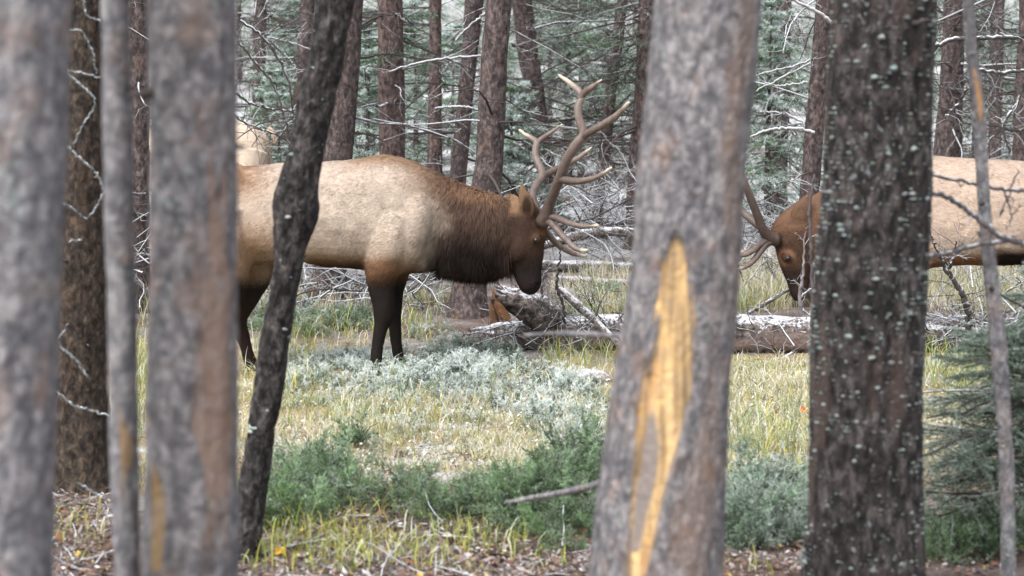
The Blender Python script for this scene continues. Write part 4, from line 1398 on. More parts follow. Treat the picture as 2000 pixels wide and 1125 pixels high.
def stump():
    base = at(1020, 640, 13.95)
    base[2] = float(G(base[0], base[1]))
    root = thing('broken_stump', 'splintered rotten stump of reddish wood under the muzzle of the elk', 'stump', base)
    r = np.random.default_rng(3)
    rows = np.array([(*at(x, y, 13.9), w / 2 * 13.9 / FPX) for x, y, w in ((1090, 636, 60), (1055, 612, 66), (1015, 592, 58), (985, 580, 44))])
    C = catmull(rows, 26)
    V, F = tube(C[:, :3], C[:, 3], 36, lambda v, d: 0.022 * fbm(v * np.array((9, 14, 14)), 3))
    d = unit(C[-1, :3] - C[-3, :3])
    k = (len(C) - 1) * 36
    V[k:k + 36] += d[None] * r.uniform(0, 0.11, 36)[:, None]
    obj('trunk', mesh('trunk', V - base, F, wear_log(V, np.zeros((len(V), 4)))), M['log'], root)
    for q, (pts, col) in enumerate([([(990, 626, 22), (975, 598, 18), (962, 566, 4)], (0.24, 0.11, 0.05)), ([(1010, 606, 26), (998, 584, 20), (986, 560, 4)], (0.22, 0.11, 0.06)), ([(1035, 596, 22), (1018, 572, 16), (1006, 556, 3)], (0.12, 0.07, 0.05)), ([(968, 630, 18), (962, 606, 14), (957, 584, 3)], (0.2, 0.1, 0.05))]):
        rows = np.array([(*at(x, y, 13.84 + 0.03 * q), w / 2 * 13.9 / FPX) for x, y, w in pts])
        C = catmull(rows, 14)
        V, F = tube(C[:, :3], C[:, 3], 7, lambda v, d: 0.008 * fbm(v * np.array((40, 40, 8)), 2))
        t = np.tile((*col, 0.9), (len(V), 1))
        obj('splinter', mesh('splinter', V - base, F, t, False), M['log'], root)


stump()


def twig_thing(name, label, chains, Y, wood, frost=0.5, twigs=0, seed=1, tl=0.12, group='bare twigs', tree=None):
    """hand-placed bare twig: chains of (px, py, width px[, dY]), with random side twiglets"""
    rng = np.random.default_rng(seed)
    parts, cols = [], []
    b = at(chains[0][0][0], chains[0][0][1], Y) if tree is None else np.array(tree.location)
    root = tree if tree is not None else thing(name, label, 'twig', b, group)
    for ch in chains:
        parts, cols = [], []
        rows = np.array([(*at(c[0], c[1], Y + (c[3] if len(c) > 3 else 0)), c[2] / 2 * Y / FPX) for c in ch])
        C = catmull(rows, 8 * len(ch))
        C[:, :3] += 0.004 * rng.normal(0, 1, C[:, :3].shape) * min(1, Y / 12)
        V, F, D = many_tubes(C[None, :, :3], C[None, :, 3], 7)
        parts.append((V, F))
        cols.append(frost_tint(D, wood, FROST, 1.0 if frost > 0.6 else frost, rng, 7, 0.1))
        if twigs:
            s, t, u = on_poly(C[None, :, :3], rng, twigs, 0.1, 1.0)
            d = unit(t * 0.6 + rng.normal(0, 0.7, s.shape))
            A = twig_walk(s, d, rng.uniform(0.3, 1.3, len(s)) * tl, 5, rng, 0.3)
            V, F, D = many_tubes(A, np.linspace(1, 0.4, 5)[None] * np.full((len(s), 1), 0.0028), 4)
            parts.append((V, F))
            cols.append(frost_tint(D, wood, FROST, frost, rng, 20, 0.1))
            s2, t2, u2 = on_poly(A, rng, 3, 0.2, 1.0)
            A2 = twig_walk(s2, unit(t2 + rng.normal(0, 0.8, s2.shape)), rng.uniform(0.3, 1.0, len(s2)) * tl * 0.45, 4, rng, 0.3)
            V, F, D = many_tubes(A2, np.linspace(1, 0.5, 4)[None] * np.full((len(s2), 1), 0.0017), 3)
            parts.append((V, F))
            cols.append(frost_tint(D, wood, FROST, frost, rng, 12, 0.1))
        o = obj('branch', mesh('branch', parts[0][0] - b, parts[0][1], cols[0]), M['twig'], root)
        if len(parts) > 1:
            V, F = join(parts[1:])
            q = obj('twiglets', mesh('twiglets', V - b, F, np.vstack(cols[1:])), M['twig'], o)
            q['kind'] = 'stuff'
    return root


LW = (0.15, 0.16, 0.165)
twig_thing('bare_twig', 'zigzag lichen-grey twig hooking over the rust-mottled trunk', [[(130, 141, 4.3), (150, 160, 4.3), (186, 197, 4.3), (162, 245, 4.3), (143, 286, 3.6)], [(132, 287, 5.0), (160, 312, 5.0), (190, 342, 5.0), (201, 372, 4.3), (190, 402, 4.3), (168, 430, 3.6)], [(168, 430, 4.3), (140, 405, 4.3), (114, 394, 2.9)]], 7.6, LW, 0.3, 0, 41, tree=t_rust[0])
twig_thing('bare_twig', 'pale forked twig high on the rust-mottled trunk', [[(158, -20, 3.6), (164, 5, 4.3), (170, 30, 3.6), (196, 40, 2.9)], [(134, 60, 2.9), (160, 62, 3.6), (182, 106, 4.3), (188, 145, 3.6)], [(130, 137, 4.3), (160, 143, 4.3), (198, 152, 2.9)]], 7.6, LW, 0.3, 0, 42, tree=t_rust[0])
twig_thing('bare_twig', 'short pale twigs low on the rust-mottled trunk', [[(133, 632, 3.6), (117, 672, 5.0), (145, 700, 5.8), (172, 736, 4.3)], [(112, 765, 2.9), (140, 790, 5.0), (172, 800, 5.0), (210, 812, 3.6)], [(150, 942, 4.3), (180, 960, 5.0), (215, 978, 4.3)], [(134, 472, 5.0), (160, 468, 2.9)]], 7.6, LW, 0.3, 0, 43, tree=t_rust[0])
twig_thing('bare_branch', 'grey crooked branch slanting down across the slim dead trunk', [[(1780, 374, 10), (1810, 374, 10), (1863, 392, 11), (1913, 430, 11), (1959, 463, 12), (2010, 480, 12)], [(1809, 503, 9), (1860, 492, 9), (1913, 478, 9), (1970, 470, 9)]], 6.5, (0.13, 0.12, 0.125), 0.4, 2, 44, 0.10, tree=t_slim[0])
twig_thing('bare_branch', 'blurred thin branch crossing the back of the right elk', [[(1795, 336, 7), (1871, 352, 7), (1959, 369, 8), (2010, 372, 8)], [(1960, 370, 4), (1975, 420, 3), (1965, 450, 3)], [(1990, 330, 3), (1970, 380, 4), (1952, 420, 3)]], 6.9, (0.11, 0.095, 0.10), 0.3, 2, 45, 0.12, tree=t_slim[0])
twig_thing('dead_sapling', 'crooked dead sapling rising from the log below the right elk', [[(1889, 672, 15), (1892, 620, 14), (1878, 570, 12), (1850, 530, 10), (1838, 500, 7)], [(1850, 530, 7), (1862, 505, 5), (1868, 470, 3)], [(1838, 505, 6), (1822, 470, 4), (1815, 450, 3)]], 13.4, (0.04, 0.035, 0.033), 0.55, 9, 46, 0.28)
twig_thing('bare_twig', 'thin upright twig before the cheek of the right elk', [[(1586, 640, 6), (1587, 560, 7), (1583, 470, 7), (1582, 400, 6), (1590, 340, 4)]], 9.5, (0.10, 0.085, 0.09), 0.4, 4, 47, 0.10)
twig_thing('bare_twig', 'frosted white twig hanging before the muzzle of the right elk', [[(1566, 632, 9), (1562, 575, 7), (1570, 520, 5), (1571, 455, 3)], [(1563, 580, 5), (1590, 560, 3)], [(1564, 600, 4), (1590, 625, 3)]], 14.3, (0.16, 0.14, 0.14), 0.9, 5, 48, 0.14)
twig_thing('bare_twig', 'dark bent twig standing beside the muzzle of the nearest elk', [[(1104, 632, 6), (1098, 590, 6), (1088, 560, 6), (1094, 500, 4), (1090, 480, 3)]], 13.6, (0.06, 0.05, 0.048), 0.3, 5, 49, 0.16)
twig_thing('bare_twig', 'white frosted twig right at the nose of the nearest elk', [[(1060, 612, 6), (1059, 570, 6), (1064, 535, 5), (1082, 520, 3)]], 13.4, (0.2, 0.18, 0.18), 0.9, 3, 50, 0.1)
twig_thing('bare_branch', 'long snowy branch arching in front of the trunks above the withers', [[(955, 108, 5), (900, 112, 5), (830, 120, 5), (760, 140, 4)], [(955, 220, 5), (900, 208, 5), (850, 212, 4)], [(975, 35, 5), (960, 20, 6), (925, 45, 5), (890, 78, 4)]], 16.5, (0.16, 0.14, 0.14), 0.9, 5, 51, 0.3, tree=t_flaky)
twig_thing('bare_branch', 'dark drooping limbs over the back of the farthest elk', [[(470, 40, 5), (520, 80, 6), (560, 150, 5), (575, 230, 3)], [(455, 180, 5), (500, 205, 5), (550, 215, 4), (580, 215, 3)], [(455, 225, 5), (500, 250, 5), (545, 265, 4), (590, 300, 3)], [(465, 80, 5), (505, 130, 5), (540, 180, 4), (570, 290, 3)]], 15.5, (0.05, 0.042, 0.04), 0.35, 10, 52, 0.5, tree=t_faint)
twig_thing('bare_branch', 'white snowy limbs reaching left from the trunk beside the lichen-dotted trunk', [[(1590, 260, 8), (1550, 250, 7), (1500, 255, 6), (1466, 268, 4)], [(1570, 240, 5), (1530, 222, 5), (1475, 218, 3)], [(1640, 60, 8), (1600, 25, 7), (1560, 5, 6), (1530, -10, 5)], [(1582, 118, 5), (1540, 132, 4), (1480, 145, 3)], [(1582, 124, 5), (1530, 150, 4), (1478, 176, 3)], [(1578, 160, 5), (1520, 168, 4), (1490, 160, 3)]], 16.2, (0.2, 0.18, 0.18), 0.9, 4, 53, 0.25, tree=t_left)
twig_thing('bare_branch', 'dark limbs crossing behind the slim dead trunk above the right elk', [[(1820, 92, 9), (1870, 76, 9), (1930, 74, 9), (2010, 72, 9)], [(1905, 135, 7), (1950, 142, 7), (2010, 136, 7)], [(1890, 170, 7), (1870, 205, 6), (1840, 235, 4)], [(2005, 150, 5), (1985, 205, 6), (1960, 240, 6), (1972, 300, 5)]], 12, (0.06, 0.055, 0.055), 0.5, 6, 54, 0.35, tree=t_slim[0])


def brush(name, label, boxes, n, seed, wood=(0.07, 0.058, 0.055), frost=0.75, lmax=1.1):
    rng = np.random.default_rng(seed)
    S = []
    for (x0, x1, y0, y1, Y0, Y1, m) in boxes:
        for _ in range(m):
            S.append(at(rng.uniform(x0, x1), rng.uniform(y0, y1), rng.uniform(Y0, Y1)))
    S = np.array(S)
    a = rng.uniform(0, 2 * math.pi, len(S))
    d = np.stack((np.cos(a), 0.5 * np.sin(a), rng.uniform(-0.4, 0.7, len(S))), -1)
    A = twig_walk(S, d, rng.uniform(0.35, lmax, len(S)), 7, rng, 0.16, 0.03)
    s, t, u = on_poly(A, rng, 6)
    Bt = twig_walk(s, unit(t * 0.7 + rng.normal(0, 0.6, s.shape)), rng.uniform(0.08, 0.4, len(s)), 4, rng, 0.25)
    s2, t2, u2 = on_poly(Bt, rng, 2)
    Ct = twig_walk(s2, unit(t2 * 0.7 + rng.normal(0, 0.6, s2.shape)), rng.uniform(0.05, 0.2, len(s2)), 3, rng, 0.25)
    parts, cols = [], []
    for Q, r0, sd in ((A, 0.006, 4), (Bt, 0.0032, 3), (Ct, 0.002, 3)):
        V, F, D = many_tubes(Q, np.linspace(1, 0.4, Q.shape[1])[None] * r0 * rng.uniform(0.6, 1.5, (len(Q), 1)), sd)
        gz = G(V[:, 0], V[:, 1])
        V[:, 2] = np.maximum(V[:, 2], gz + 0.004)
        parts.append((V, F))
        cols.append(frost_tint(D, wood, FROST, frost, rng, Q.shape[1] * sd, 0.05))
    V, F = join(parts)
    tag(obj(name, mesh(name, V, F, np.vstack(cols)), M['twig']), label, None, None, 'stuff')


brush('dead_brush', 'tangle of frosted dead twigs covering the ground behind the elk', [(1060, 1260, 360, 560, 17.5, 23, 110), (1430, 1600, 440, 600, 16.8, 21, 70), (480, 860, 520, 600, 15.5, 19, 110), (240, 300, 330, 640, 15, 17, 40), (1810, 2020, 500, 620, 16, 20, 50)], 0, 61)
brush('dead_twigs', 'fine dark leafless twigs filling the gaps between the far trunks', [(460, 640, -20, 300, 19, 28, 80), (690, 1000, -20, 300, 21, 28, 30), (1000, 1270, -20, 420, 21, 28, 130), (1800, 2020, -20, 320, 20, 28, 100), (1440, 1600, 0, 400, 20, 26, 30)], 0, 63, frost=0.22)
brush('brush_on_log', 'snowy twigs caught on and along the big fallen log', [(960, 1240, 600, 690, 13.7, 14.4, 40), (1500, 1600, 650, 690, 13.6, 14.2, 12), (1800, 2010, 610, 690, 13.5, 14.5, 60)], 0, 62, lmax=0.5)

# ------------------------------------------------------------------ juniper, fir, grass, litter


def sprig_template(rng, L=0.16, ntw=9, nn=15, nl=0.018, nw=0.0058):
    P = twig_walk(np.zeros((1, 3)), np.array(((0.25, 0, 1.0),)), np.array((L,)), 6, rng, 0.14)
    s, t, u = on_poly(P, rng, ntw, 0.1, 1.0)
    d = unit(t * 0.8 + unit(rng.normal(0, 1, s.shape)) * 0.75)
    B = twig_walk(s, d, L * (0.55 - 0.3 * u) * rng.uniform(0.6, 1.2, len(s)), 4, rng, 0.12)
    s2, t2, _ = on_poly(B, rng, nn, 0.0, 1.0)
    s3, t3, _ = on_poly(P, rng, nn * 3, 0.25, 1.0)
    S, T = np.vstack((s2, s3)), np.vstack((t2, t3))
    V, F = needle_tris(S, T, nl * rng.uniform(0.7, 1.3, len(S)), np.full(len(S), nw), rng, 0.85)
    return V, F


rs = np.random.default_rng(77)
SPRIG = [sprig_template(rs) for _ in range(6)]
SPRIG_FINE = [sprig_template(rs, 0.2, 13, 16, 0.019, 0.0050) for _ in range(6)]


def sprigs(pos, scale, rng, frost, green, templates, lean=0.5):
    Vs, Fs, Cs, off = [], [], [], 0
    n = len(pos)
    which = rng.integers(0, len(templates), n)
    for w, (TV, TF) in enumerate(templates):
        idx = np.where(which == w)[0]
        if not len(idx):
            continue
        m = len(idx)
        a = rng.uniform(0, 2 * math.pi, m)
        le = rng.uniform(0.0, lean, m) * 1.6
        ca, sa, cl, sl = np.cos(a), np.sin(a), np.cos(le), np.sin(le)
        X, Y, Z = TV[None, :, 0], TV[None, :, 1], TV[None, :, 2]
        x1 = X * cl[:, None] + Z * sl[:, None]
        z1 = -X * sl[:, None] + Z * cl[:, None]
        x2 = x1 * ca[:, None] - Y * sa[:, None]
        y2 = x1 * sa[:, None] + Y * ca[:, None]
        P = np.stack((x2, y2, z1), -1) * scale[idx][:, None, None] + pos[idx][:, None, :]
        nt = len(TF)
        f = frost[idx][:, None]
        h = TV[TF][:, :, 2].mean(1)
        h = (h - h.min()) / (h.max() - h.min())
        zc = (P[:, TF[:, 2], 2] - P[:, TF[:, 0], 2])
        fr = np.clip(f * (0.1 + 1.1 * sstep(0.2, 0.75, h)[None]) + 0.2 * f * np.sign(zc) + rng.normal(0, 0.12, (m, nt)) * (f > 0.05), 0, 0.97)
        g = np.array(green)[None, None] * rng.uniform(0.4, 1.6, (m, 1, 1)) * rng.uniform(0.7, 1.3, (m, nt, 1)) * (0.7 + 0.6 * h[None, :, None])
        c = g * (1 - fr[..., None]) + np.array((0.70, 0.75, 0.73)) * fr[..., None]
        Vs.append(P.reshape(-1, 3))
        Fs.append((TF[None] + (np.arange(m) * len(TV))[:, None, None]).reshape(-1, 3) + off)
        Cs.append(np.repeat(c, 3, axis=1).reshape(-1, 3))
        off += m * len(TV)
    return np.vstack(Vs), [np.vstack(Fs)], np.vstack(Cs)


def blob_points(blobs, rng):
    """blobs (cx, cy, rx, ry, n): points on the ground under elliptical patches of the photo"""
    out, w = [], []
    for cx, cy, rx, ry, n in blobs:
        r = np.sqrt(rng.uniform(0, 1, n))
        a = rng.uniform(0, 2 * math.pi, n)
        out.append(ground_at(cx + rx * r * np.cos(a), cy + ry * r * np.sin(a)))
        w.append(r)
    return np.vstack(out), np.concatenate(w)


def juniper(name, label, blobs, size, frost, green, seed, templates=SPRIG, cat='shrub', group=None, kind=None, clump=0.35):
    rng = np.random.default_rng(seed)
    P, w = blob_points(blobs, rng)
    k = 0.7 * vnoise(P * 3.3 + seed) + 0.5 * vnoise(P * 9 + seed)
    keep = rng.uniform(-0.9, 0.9, len(P)) < clump + 1.3 * k
    P, w, k = P[keep], w[keep], k[keep]
    b = P.mean(0)
    sc = size * rng.uniform(0.6, 1.25, len(P)) * (1.1 - 0.45 * w) * (1 + 0.55 * k)
    P[:, 2] -= 0.015
    # a second storey so the clump has a mounded top
    hi = rng.uniform(0, 1, len(P)) < 0.5
    P[hi, 2] += 0.10 * size * rng.uniform(0.2, 1.0, hi.sum()) * (1.1 - w[hi])
    fr = np.clip(frost * (0.75 + 0.55 * vnoise(P * 5 + 50) + rng.normal(0, 0.28, len(P))), 0, 1) if frost > 0 else np.zeros(len(P))
    V, F, c = sprigs(P, sc, rng, fr, green, templates, 0.75)
    stems = twig_walk(P[::4] * np.array((1, 1, 1)), rng.normal(0, 1, P[::4].shape) + np.array((0, 0, 0.7)), 0.14 * sc[::4], 4, rng, 0.2)
    SV, SF, SD = many_tubes(stems, np.linspace(1, 0.5, 4)[None] * np.full((len(stems), 1), 0.0035), 4)
    if kind == 'stuff':
        o = tag(obj(name, mesh(name, V, F, c, False), M['needles']), label, None, group, 'stuff')
        return o
    root = thing(name, label, cat, b, group)
    obj('foliage', mesh('foliage', V - b, F, c, False), M['needles'], root)
    tag(obj('stems', mesh('stems', SV - b, SF, np.tile((0.07, 0.05, 0.04), (len(SV), 1))), M['twig'], root), kind='stuff')
    return root


GREEN = (0.098, 0.162, 0.070)
BLUEG = (0.090, 0.145, 0.085)
juniper('frosted_juniper', 'pale frosted juniper mat spreading below the elk', [(760, 738, 220, 45, 1500), (930, 752, 200, 46, 1300), (650, 715, 120, 25, 500), (1100, 780, 110, 45, 700), (800, 708, 190, 20, 520), (1120, 820, 90, 30, 300), (600, 760, 90, 40, 300), (900, 800, 250, 30, 300)], 0.72, 0.95, BLUEG, 71, kind='stuff')
juniper('meadow_plants', 'low frosted leafy plants scattered through the straw grass', [(800, 850, 400, 80, 700), (1500, 840, 120, 130, 420), (1080, 850, 150, 60, 250), (1880, 780, 110, 70, 150), (560, 860, 90, 80, 150), (1310, 850, 100, 110, 300), (1690, 840, 100, 120, 300), (2090, 820, 130, 90, 200), (330, 850, 130, 110, 250)], 0.42, 0.5, (0.17, 0.19, 0.07), 83, kind='stuff', clump=0.1)
GJ = 'green juniper shrubs'
juniper('juniper_shrub', 'low green juniper behind the front legs of the elk', [(640, 640, 90, 25, 240), (690, 628, 60, 18, 130)], 0.9, 0.28, GREEN, 72, group=GJ)
juniper('juniper_shrub', 'frosted green juniper between the crooked trunk and the orange-scarred trunk', [(500, 620, 45, 30, 170), (590, 625, 40, 22, 110)], 0.9, 0.5, GREEN, 73, group=GJ)
juniper('juniper_shrub', 'dark frosted juniper at the foot of the flaky trunk by the log', [(900, 692, 80, 16, 240), (965, 698, 45, 12, 110), (830, 650, 50, 18, 90)], 0.7, 0.4, BLUEG, 74, group=GJ)
juniper('juniper_shrub', 'dense green juniper at the foot of the crooked black trunk', [(600, 975, 95, 45, 210), (560, 1010, 60, 30, 80), (650, 940, 50, 30, 70)], 1.0, 0.12, GREEN, 75, SPRIG_FINE, group=GJ)
juniper('juniper_shrub', 'green juniper in the middle of the foreground', [(790, 985, 70, 32, 130), (860, 1005, 60, 22, 80), (740, 1000, 50, 20, 40)], 0.95, 0.12, GREEN, 76, SPRIG_FINE, group=GJ)
juniper('juniper_shrub', 'largest green juniper beside the wounded leaning trunk', [(1080, 1005, 110, 55, 300), (1120, 1050, 70, 40, 130), (975, 985, 70, 34, 150), (1130, 935, 60, 35, 100)], 1.1, 0.12, GREEN, 77, SPRIG_FINE, group=GJ)
juniper('juniper_shrub', 'blue-green juniper between the wounded trunk and the lichen-dotted trunk', [(1500, 1020, 90, 45, 300), (1460, 1050, 60, 30, 140), (1560, 1040, 60, 35, 160)], 1.1, 0.22, BLUEG, 78, SPRIG_FINE, group=GJ)
juniper('juniper_shrub', 'lightly frosted juniper tuft left of the wounded trunk, above the green one', [(1130, 870, 70, 22, 130), (1060, 850, 40, 15, 50)], 0.85, 0.55, BLUEG, 79, group=GJ)
juniper('juniper_shrub', 'small upright juniper sprig on the straw grass', [(698, 870, 14, 8, 24)], 0.95, 0.15, GREEN, 80, group=GJ)
juniper('juniper_shrub', 'small juniper in the grass behind the big log', [(1180, 590, 50, 16, 90), (1130, 600, 30, 10, 40)], 0.9, 0.35, GREEN, 81, group=GJ)
juniper('juniper_shrub', 'dark low juniper under the fir boughs at the bottom right', [(1870, 1075, 80, 30, 220), (1960, 1050, 60, 30, 120)], 1.0, 0.1, GREEN, 82, SPRIG_FINE, group=GJ)


def fir():
    rng = np.random.default_rng(91)
    base = np.array((2.35, 7.9, 0.0))
    base[2] = float(G(base[0], base[1]))
    root = thing('young_fir', 'young fir with drooping green boughs behind the slim grey dead trunk', 'tree', base)
    P = catmull(np.array(((base[0], base[1], -0.1), (base[0] + .02, base[1], 0.8), (base[0], base[1] + .02, 1.32))), 30)
    V, F = tube(P, np.linspace(0.05, 0.008, 30), 12, lambda v, d: 0.004 * fbm(v * 20, 2))
    obj('trunk', mesh('trunk', V - base, F, np.zeros((len(V), 4))), M['bark_far'], root)
    tips = [(1840, 790, -.4), (1815, 850, -.2), (1805, 930, -.3), (1850, 720, 0), (1900, 700, -.1), (1820, 1000, -.5), (1880, 830, -.6), (1860, 900, -.7), (1930, 690, .1), (1840, 960, .0), (1900, 980, -.7), (1950, 760, -.5), (1960, 860, -.6), (1985, 700, -.2), (1825, 890, .2), (1880, 760, .2)]
    tips = tips + [(x + rng.uniform(-25, 40), y + rng.uniform(-45, 45), dy + rng.uniform(-.3, .3)) for x, y, dy in tips]
    S, D, L = [], [], []
    for x, y, dy in tips:
        e = at(x, y, base[1] + dy)
        s = np.array((base[0], base[1], max(0.1, e[2] + rng.uniform(-0.05, 0.12))))
        S.append(s)
        D.append(unit(e - s + np.array((0, 0, 0.12))))
        L.append(np.linalg.norm(e - s))
    for q in range(30):                                  # the rest of the crown round the stem
        z = 0.25 + 1.0 * q / 29
        a = q * 2.4
        S.append(np.array((base[0], base[1], base[2] + z)))
        D.append(unit(np.array((math.cos(a), math.sin(a), 0.1 + 0.5 * (q / 29) ** 2))))
        L.append(0.5 * (1 - z / 1.4) + 0.08)
    V, F, c = bough_needles(np.array(S), np.array(D), np.array(L), rng, 42, 46, 0.020, 0.0036, 0.03, 0.3, (0.095, 0.15, 0.095))
    obj('crown', mesh('crown', V - base, F, c, False), M['needles'], root)
    A = twig_walk(np.array(S)[:16:2], np.array(D)[:16:2] + rng.normal(0, .1, (8, 3)), np.array(L)[:16:2], 8, rng, 0.12, 0.02)
    V, F, Dv = many_tubes(A, np.linspace(1, 0.4, 8)[None] * np.full((8, 1), 0.009), 6)
    obj('dead_branches', mesh('dead_branches', V - base, F, frost_tint(Dv, (0.05, 0.042, 0.04), FROST, 0.4, rng, 48)), M['twig'], root)


fir()


def grass(name, label, blobs, seed, cols, hmin, hmax, wid=0.0035, frost=0.2, bend=0.9, clump=0.7):
    rng = np.random.default_rng(seed)
    P, w = blob_points(blobs, rng)
    k = 0.6 * vnoise(P * 2.2 + seed) + 0.7 * vnoise(P * 7.5 + seed)
    keep = rng.uniform(-1, 1, len(P)) < clump - 0.2 + k * 1.8
    P = P[keep]
    k = k[keep]
    n = len(P)
    a = rng.uniform(0, 2 * math.pi, n)
    h = rng.uniform(hmin, hmax, n) * (1 + 0.6 * k)
    u = np.linspace(0, 1, 5)
    be = bend * rng.uniform(0.15, 1.5, n)
    ang = be[:, None] * u[None] ** 1.3 * 1.5 + rng.uniform(0, 0.35, n)[:, None]
    st = h[:, None] / 4
    hor = np.cumsum(np.sin(ang) * st, 1) - np.sin(ang) * st
    ver = np.cumsum(np.cos(ang) * st, 1) - np.cos(ang) * st
    hd = np.stack((np.cos(a), np.sin(a)), -1)
    C = P[:, None] + np.concatenate((hor[..., None] * hd[:, None], ver[..., None]), -1)
    C[:, 0, 2] -= 0.01
    a2 = a + math.pi / 2 + rng.normal(0, 0.5, n)
    wv = np.stack((np.cos(a2), np.sin(a2), 0 * a2), -1)[:, None] * (wid * np.array((0.8, 1, 0.9, 0.65, 0.12)))[None, :, None] * rng.uniform(0.6, 1.3, n)[:, None, None] * 0.5
    V = np.stack((C - wv, C + wv), 2).reshape(-1, 3)
    b = np.arange(n)[:, None, None] * 10
    i = np.arange(4)[None, :, None] * 2
    Q = (b + i + np.array((0, 1, 3, 2))[None, None]).reshape(-1, 4)
    cols = np.array(cols)
    kk = np.clip(((vnoise(P * 1.7 + seed + 5) + 1) / 2 * 0.7 + rng.uniform(0, 1, n) * 0.5 - 0.1), 0, 0.999) * len(cols)
    c = cols[kk.astype(int)] * rng.uniform(0.7, 1.25, n)[:, None]
    fr = (rng.uniform(0, 1, n) < frost)[:, None, None] * np.array((0.1, 0.3, 0.6, 0.7, 0.5))[None, :, None]
    c = c[:, None] * (1 - fr) + np.array((0.66, 0.68, 0.68)) * fr
    c = np.repeat(c, 2, axis=1).reshape(-1, 3)
    tag(obj(name, mesh(name, V, [Q], np.clip(c, 0, 1)), M['grass']), label, None, None, 'stuff')


STRAW = [(0.52, 0.45, 0.27), (0.60, 0.54, 0.38), (0.52, 0.45, 0.28), (0.44, 0.41, 0.18), (0.30, 0.32, 0.11), (0.22, 0.27, 0.09)]
MIXG = [(0.50, 0.42, 0.20), (0.38, 0.36, 0.10), (0.22, 0.28, 0.07), (0.16, 0.22, 0.06), (0.44, 0.36, 0.14)]
grass('straw_grass', 'frosted straw and yellow-green grass of the clearing', [(820, 850, 420, 75, 14000), (600, 830, 130, 60, 3500), (1050, 860, 170, 60, 4500), (1500, 830, 130, 110, 9000), (1500, 740, 130, 40, 4200), (1150, 730, 80, 25, 900), (500, 800, 60, 110, 2200), (1900, 770, 130, 60, 3500), (800, 905, 400, 50, 6000), (1310, 830, 110, 110, 5500), (1690, 800, 120, 130, 5500), (2090, 800, 150, 120, 4500), (330, 850, 140, 120, 4500), (100, 760, 130, 90, 2500), (1890, 860, 110, 60, 2500)], 301, STRAW, 0.03, 0.12, 0.0042, 0.5, 2.6, 0.1)
grass('green_grass', 'yellow and green arching grass blades in tufts', [(850, 800, 380, 60, 900), (620, 670, 120, 30, 1100), (800, 650, 80, 25, 600), (1140, 710, 90, 20, 500), (1500, 850, 120, 120, 1500), (540, 720, 70, 60, 700), (1880, 730, 90, 60, 900), (1180, 600, 90, 30, 900), (1490, 590, 80, 35, 900), (1880, 590, 120, 45, 900), (1320, 600, 90, 40, 700), (1690, 600, 110, 50, 800), (380, 620, 110, 60, 700), (1310, 820, 100, 120, 900), (1690, 820, 110, 130, 900), (2090, 780, 140, 100, 700), (275, 760, 20, 90, 500), (860, 600, 90, 20, 500)], 302, MIXG, 0.12, 0.27, 0.0048, 0.3, 1.75, 0.15)
grass('far_grass', 'pale frosted grass beyond the fallen log', [(1200, 575, 130, 40, 2500), (1500, 560, 110, 50, 2500), (1900, 570, 140, 50, 3500), (600, 590, 150, 30, 900)], 303, STRAW, 0.1, 0.25, 0.005, 0.4, 0.9)
grass('foreground_grass', 'a few long yellow blades among the foreground litter', [(760, 1060, 280, 60, 420), (620, 1090, 170, 40, 200), (950, 1085, 180, 50, 220), (160, 1050, 70, 60, 50), (1480, 1090, 110, 40, 80), (780, 930, 330, 40, 300)], 304, [(0.45, 0.38, 0.14), (0.35, 0.36, 0.08), (0.22, 0.3, 0.07)], 0.04, 0.17, 0.0045, 0.2, 2.2, 0.6)


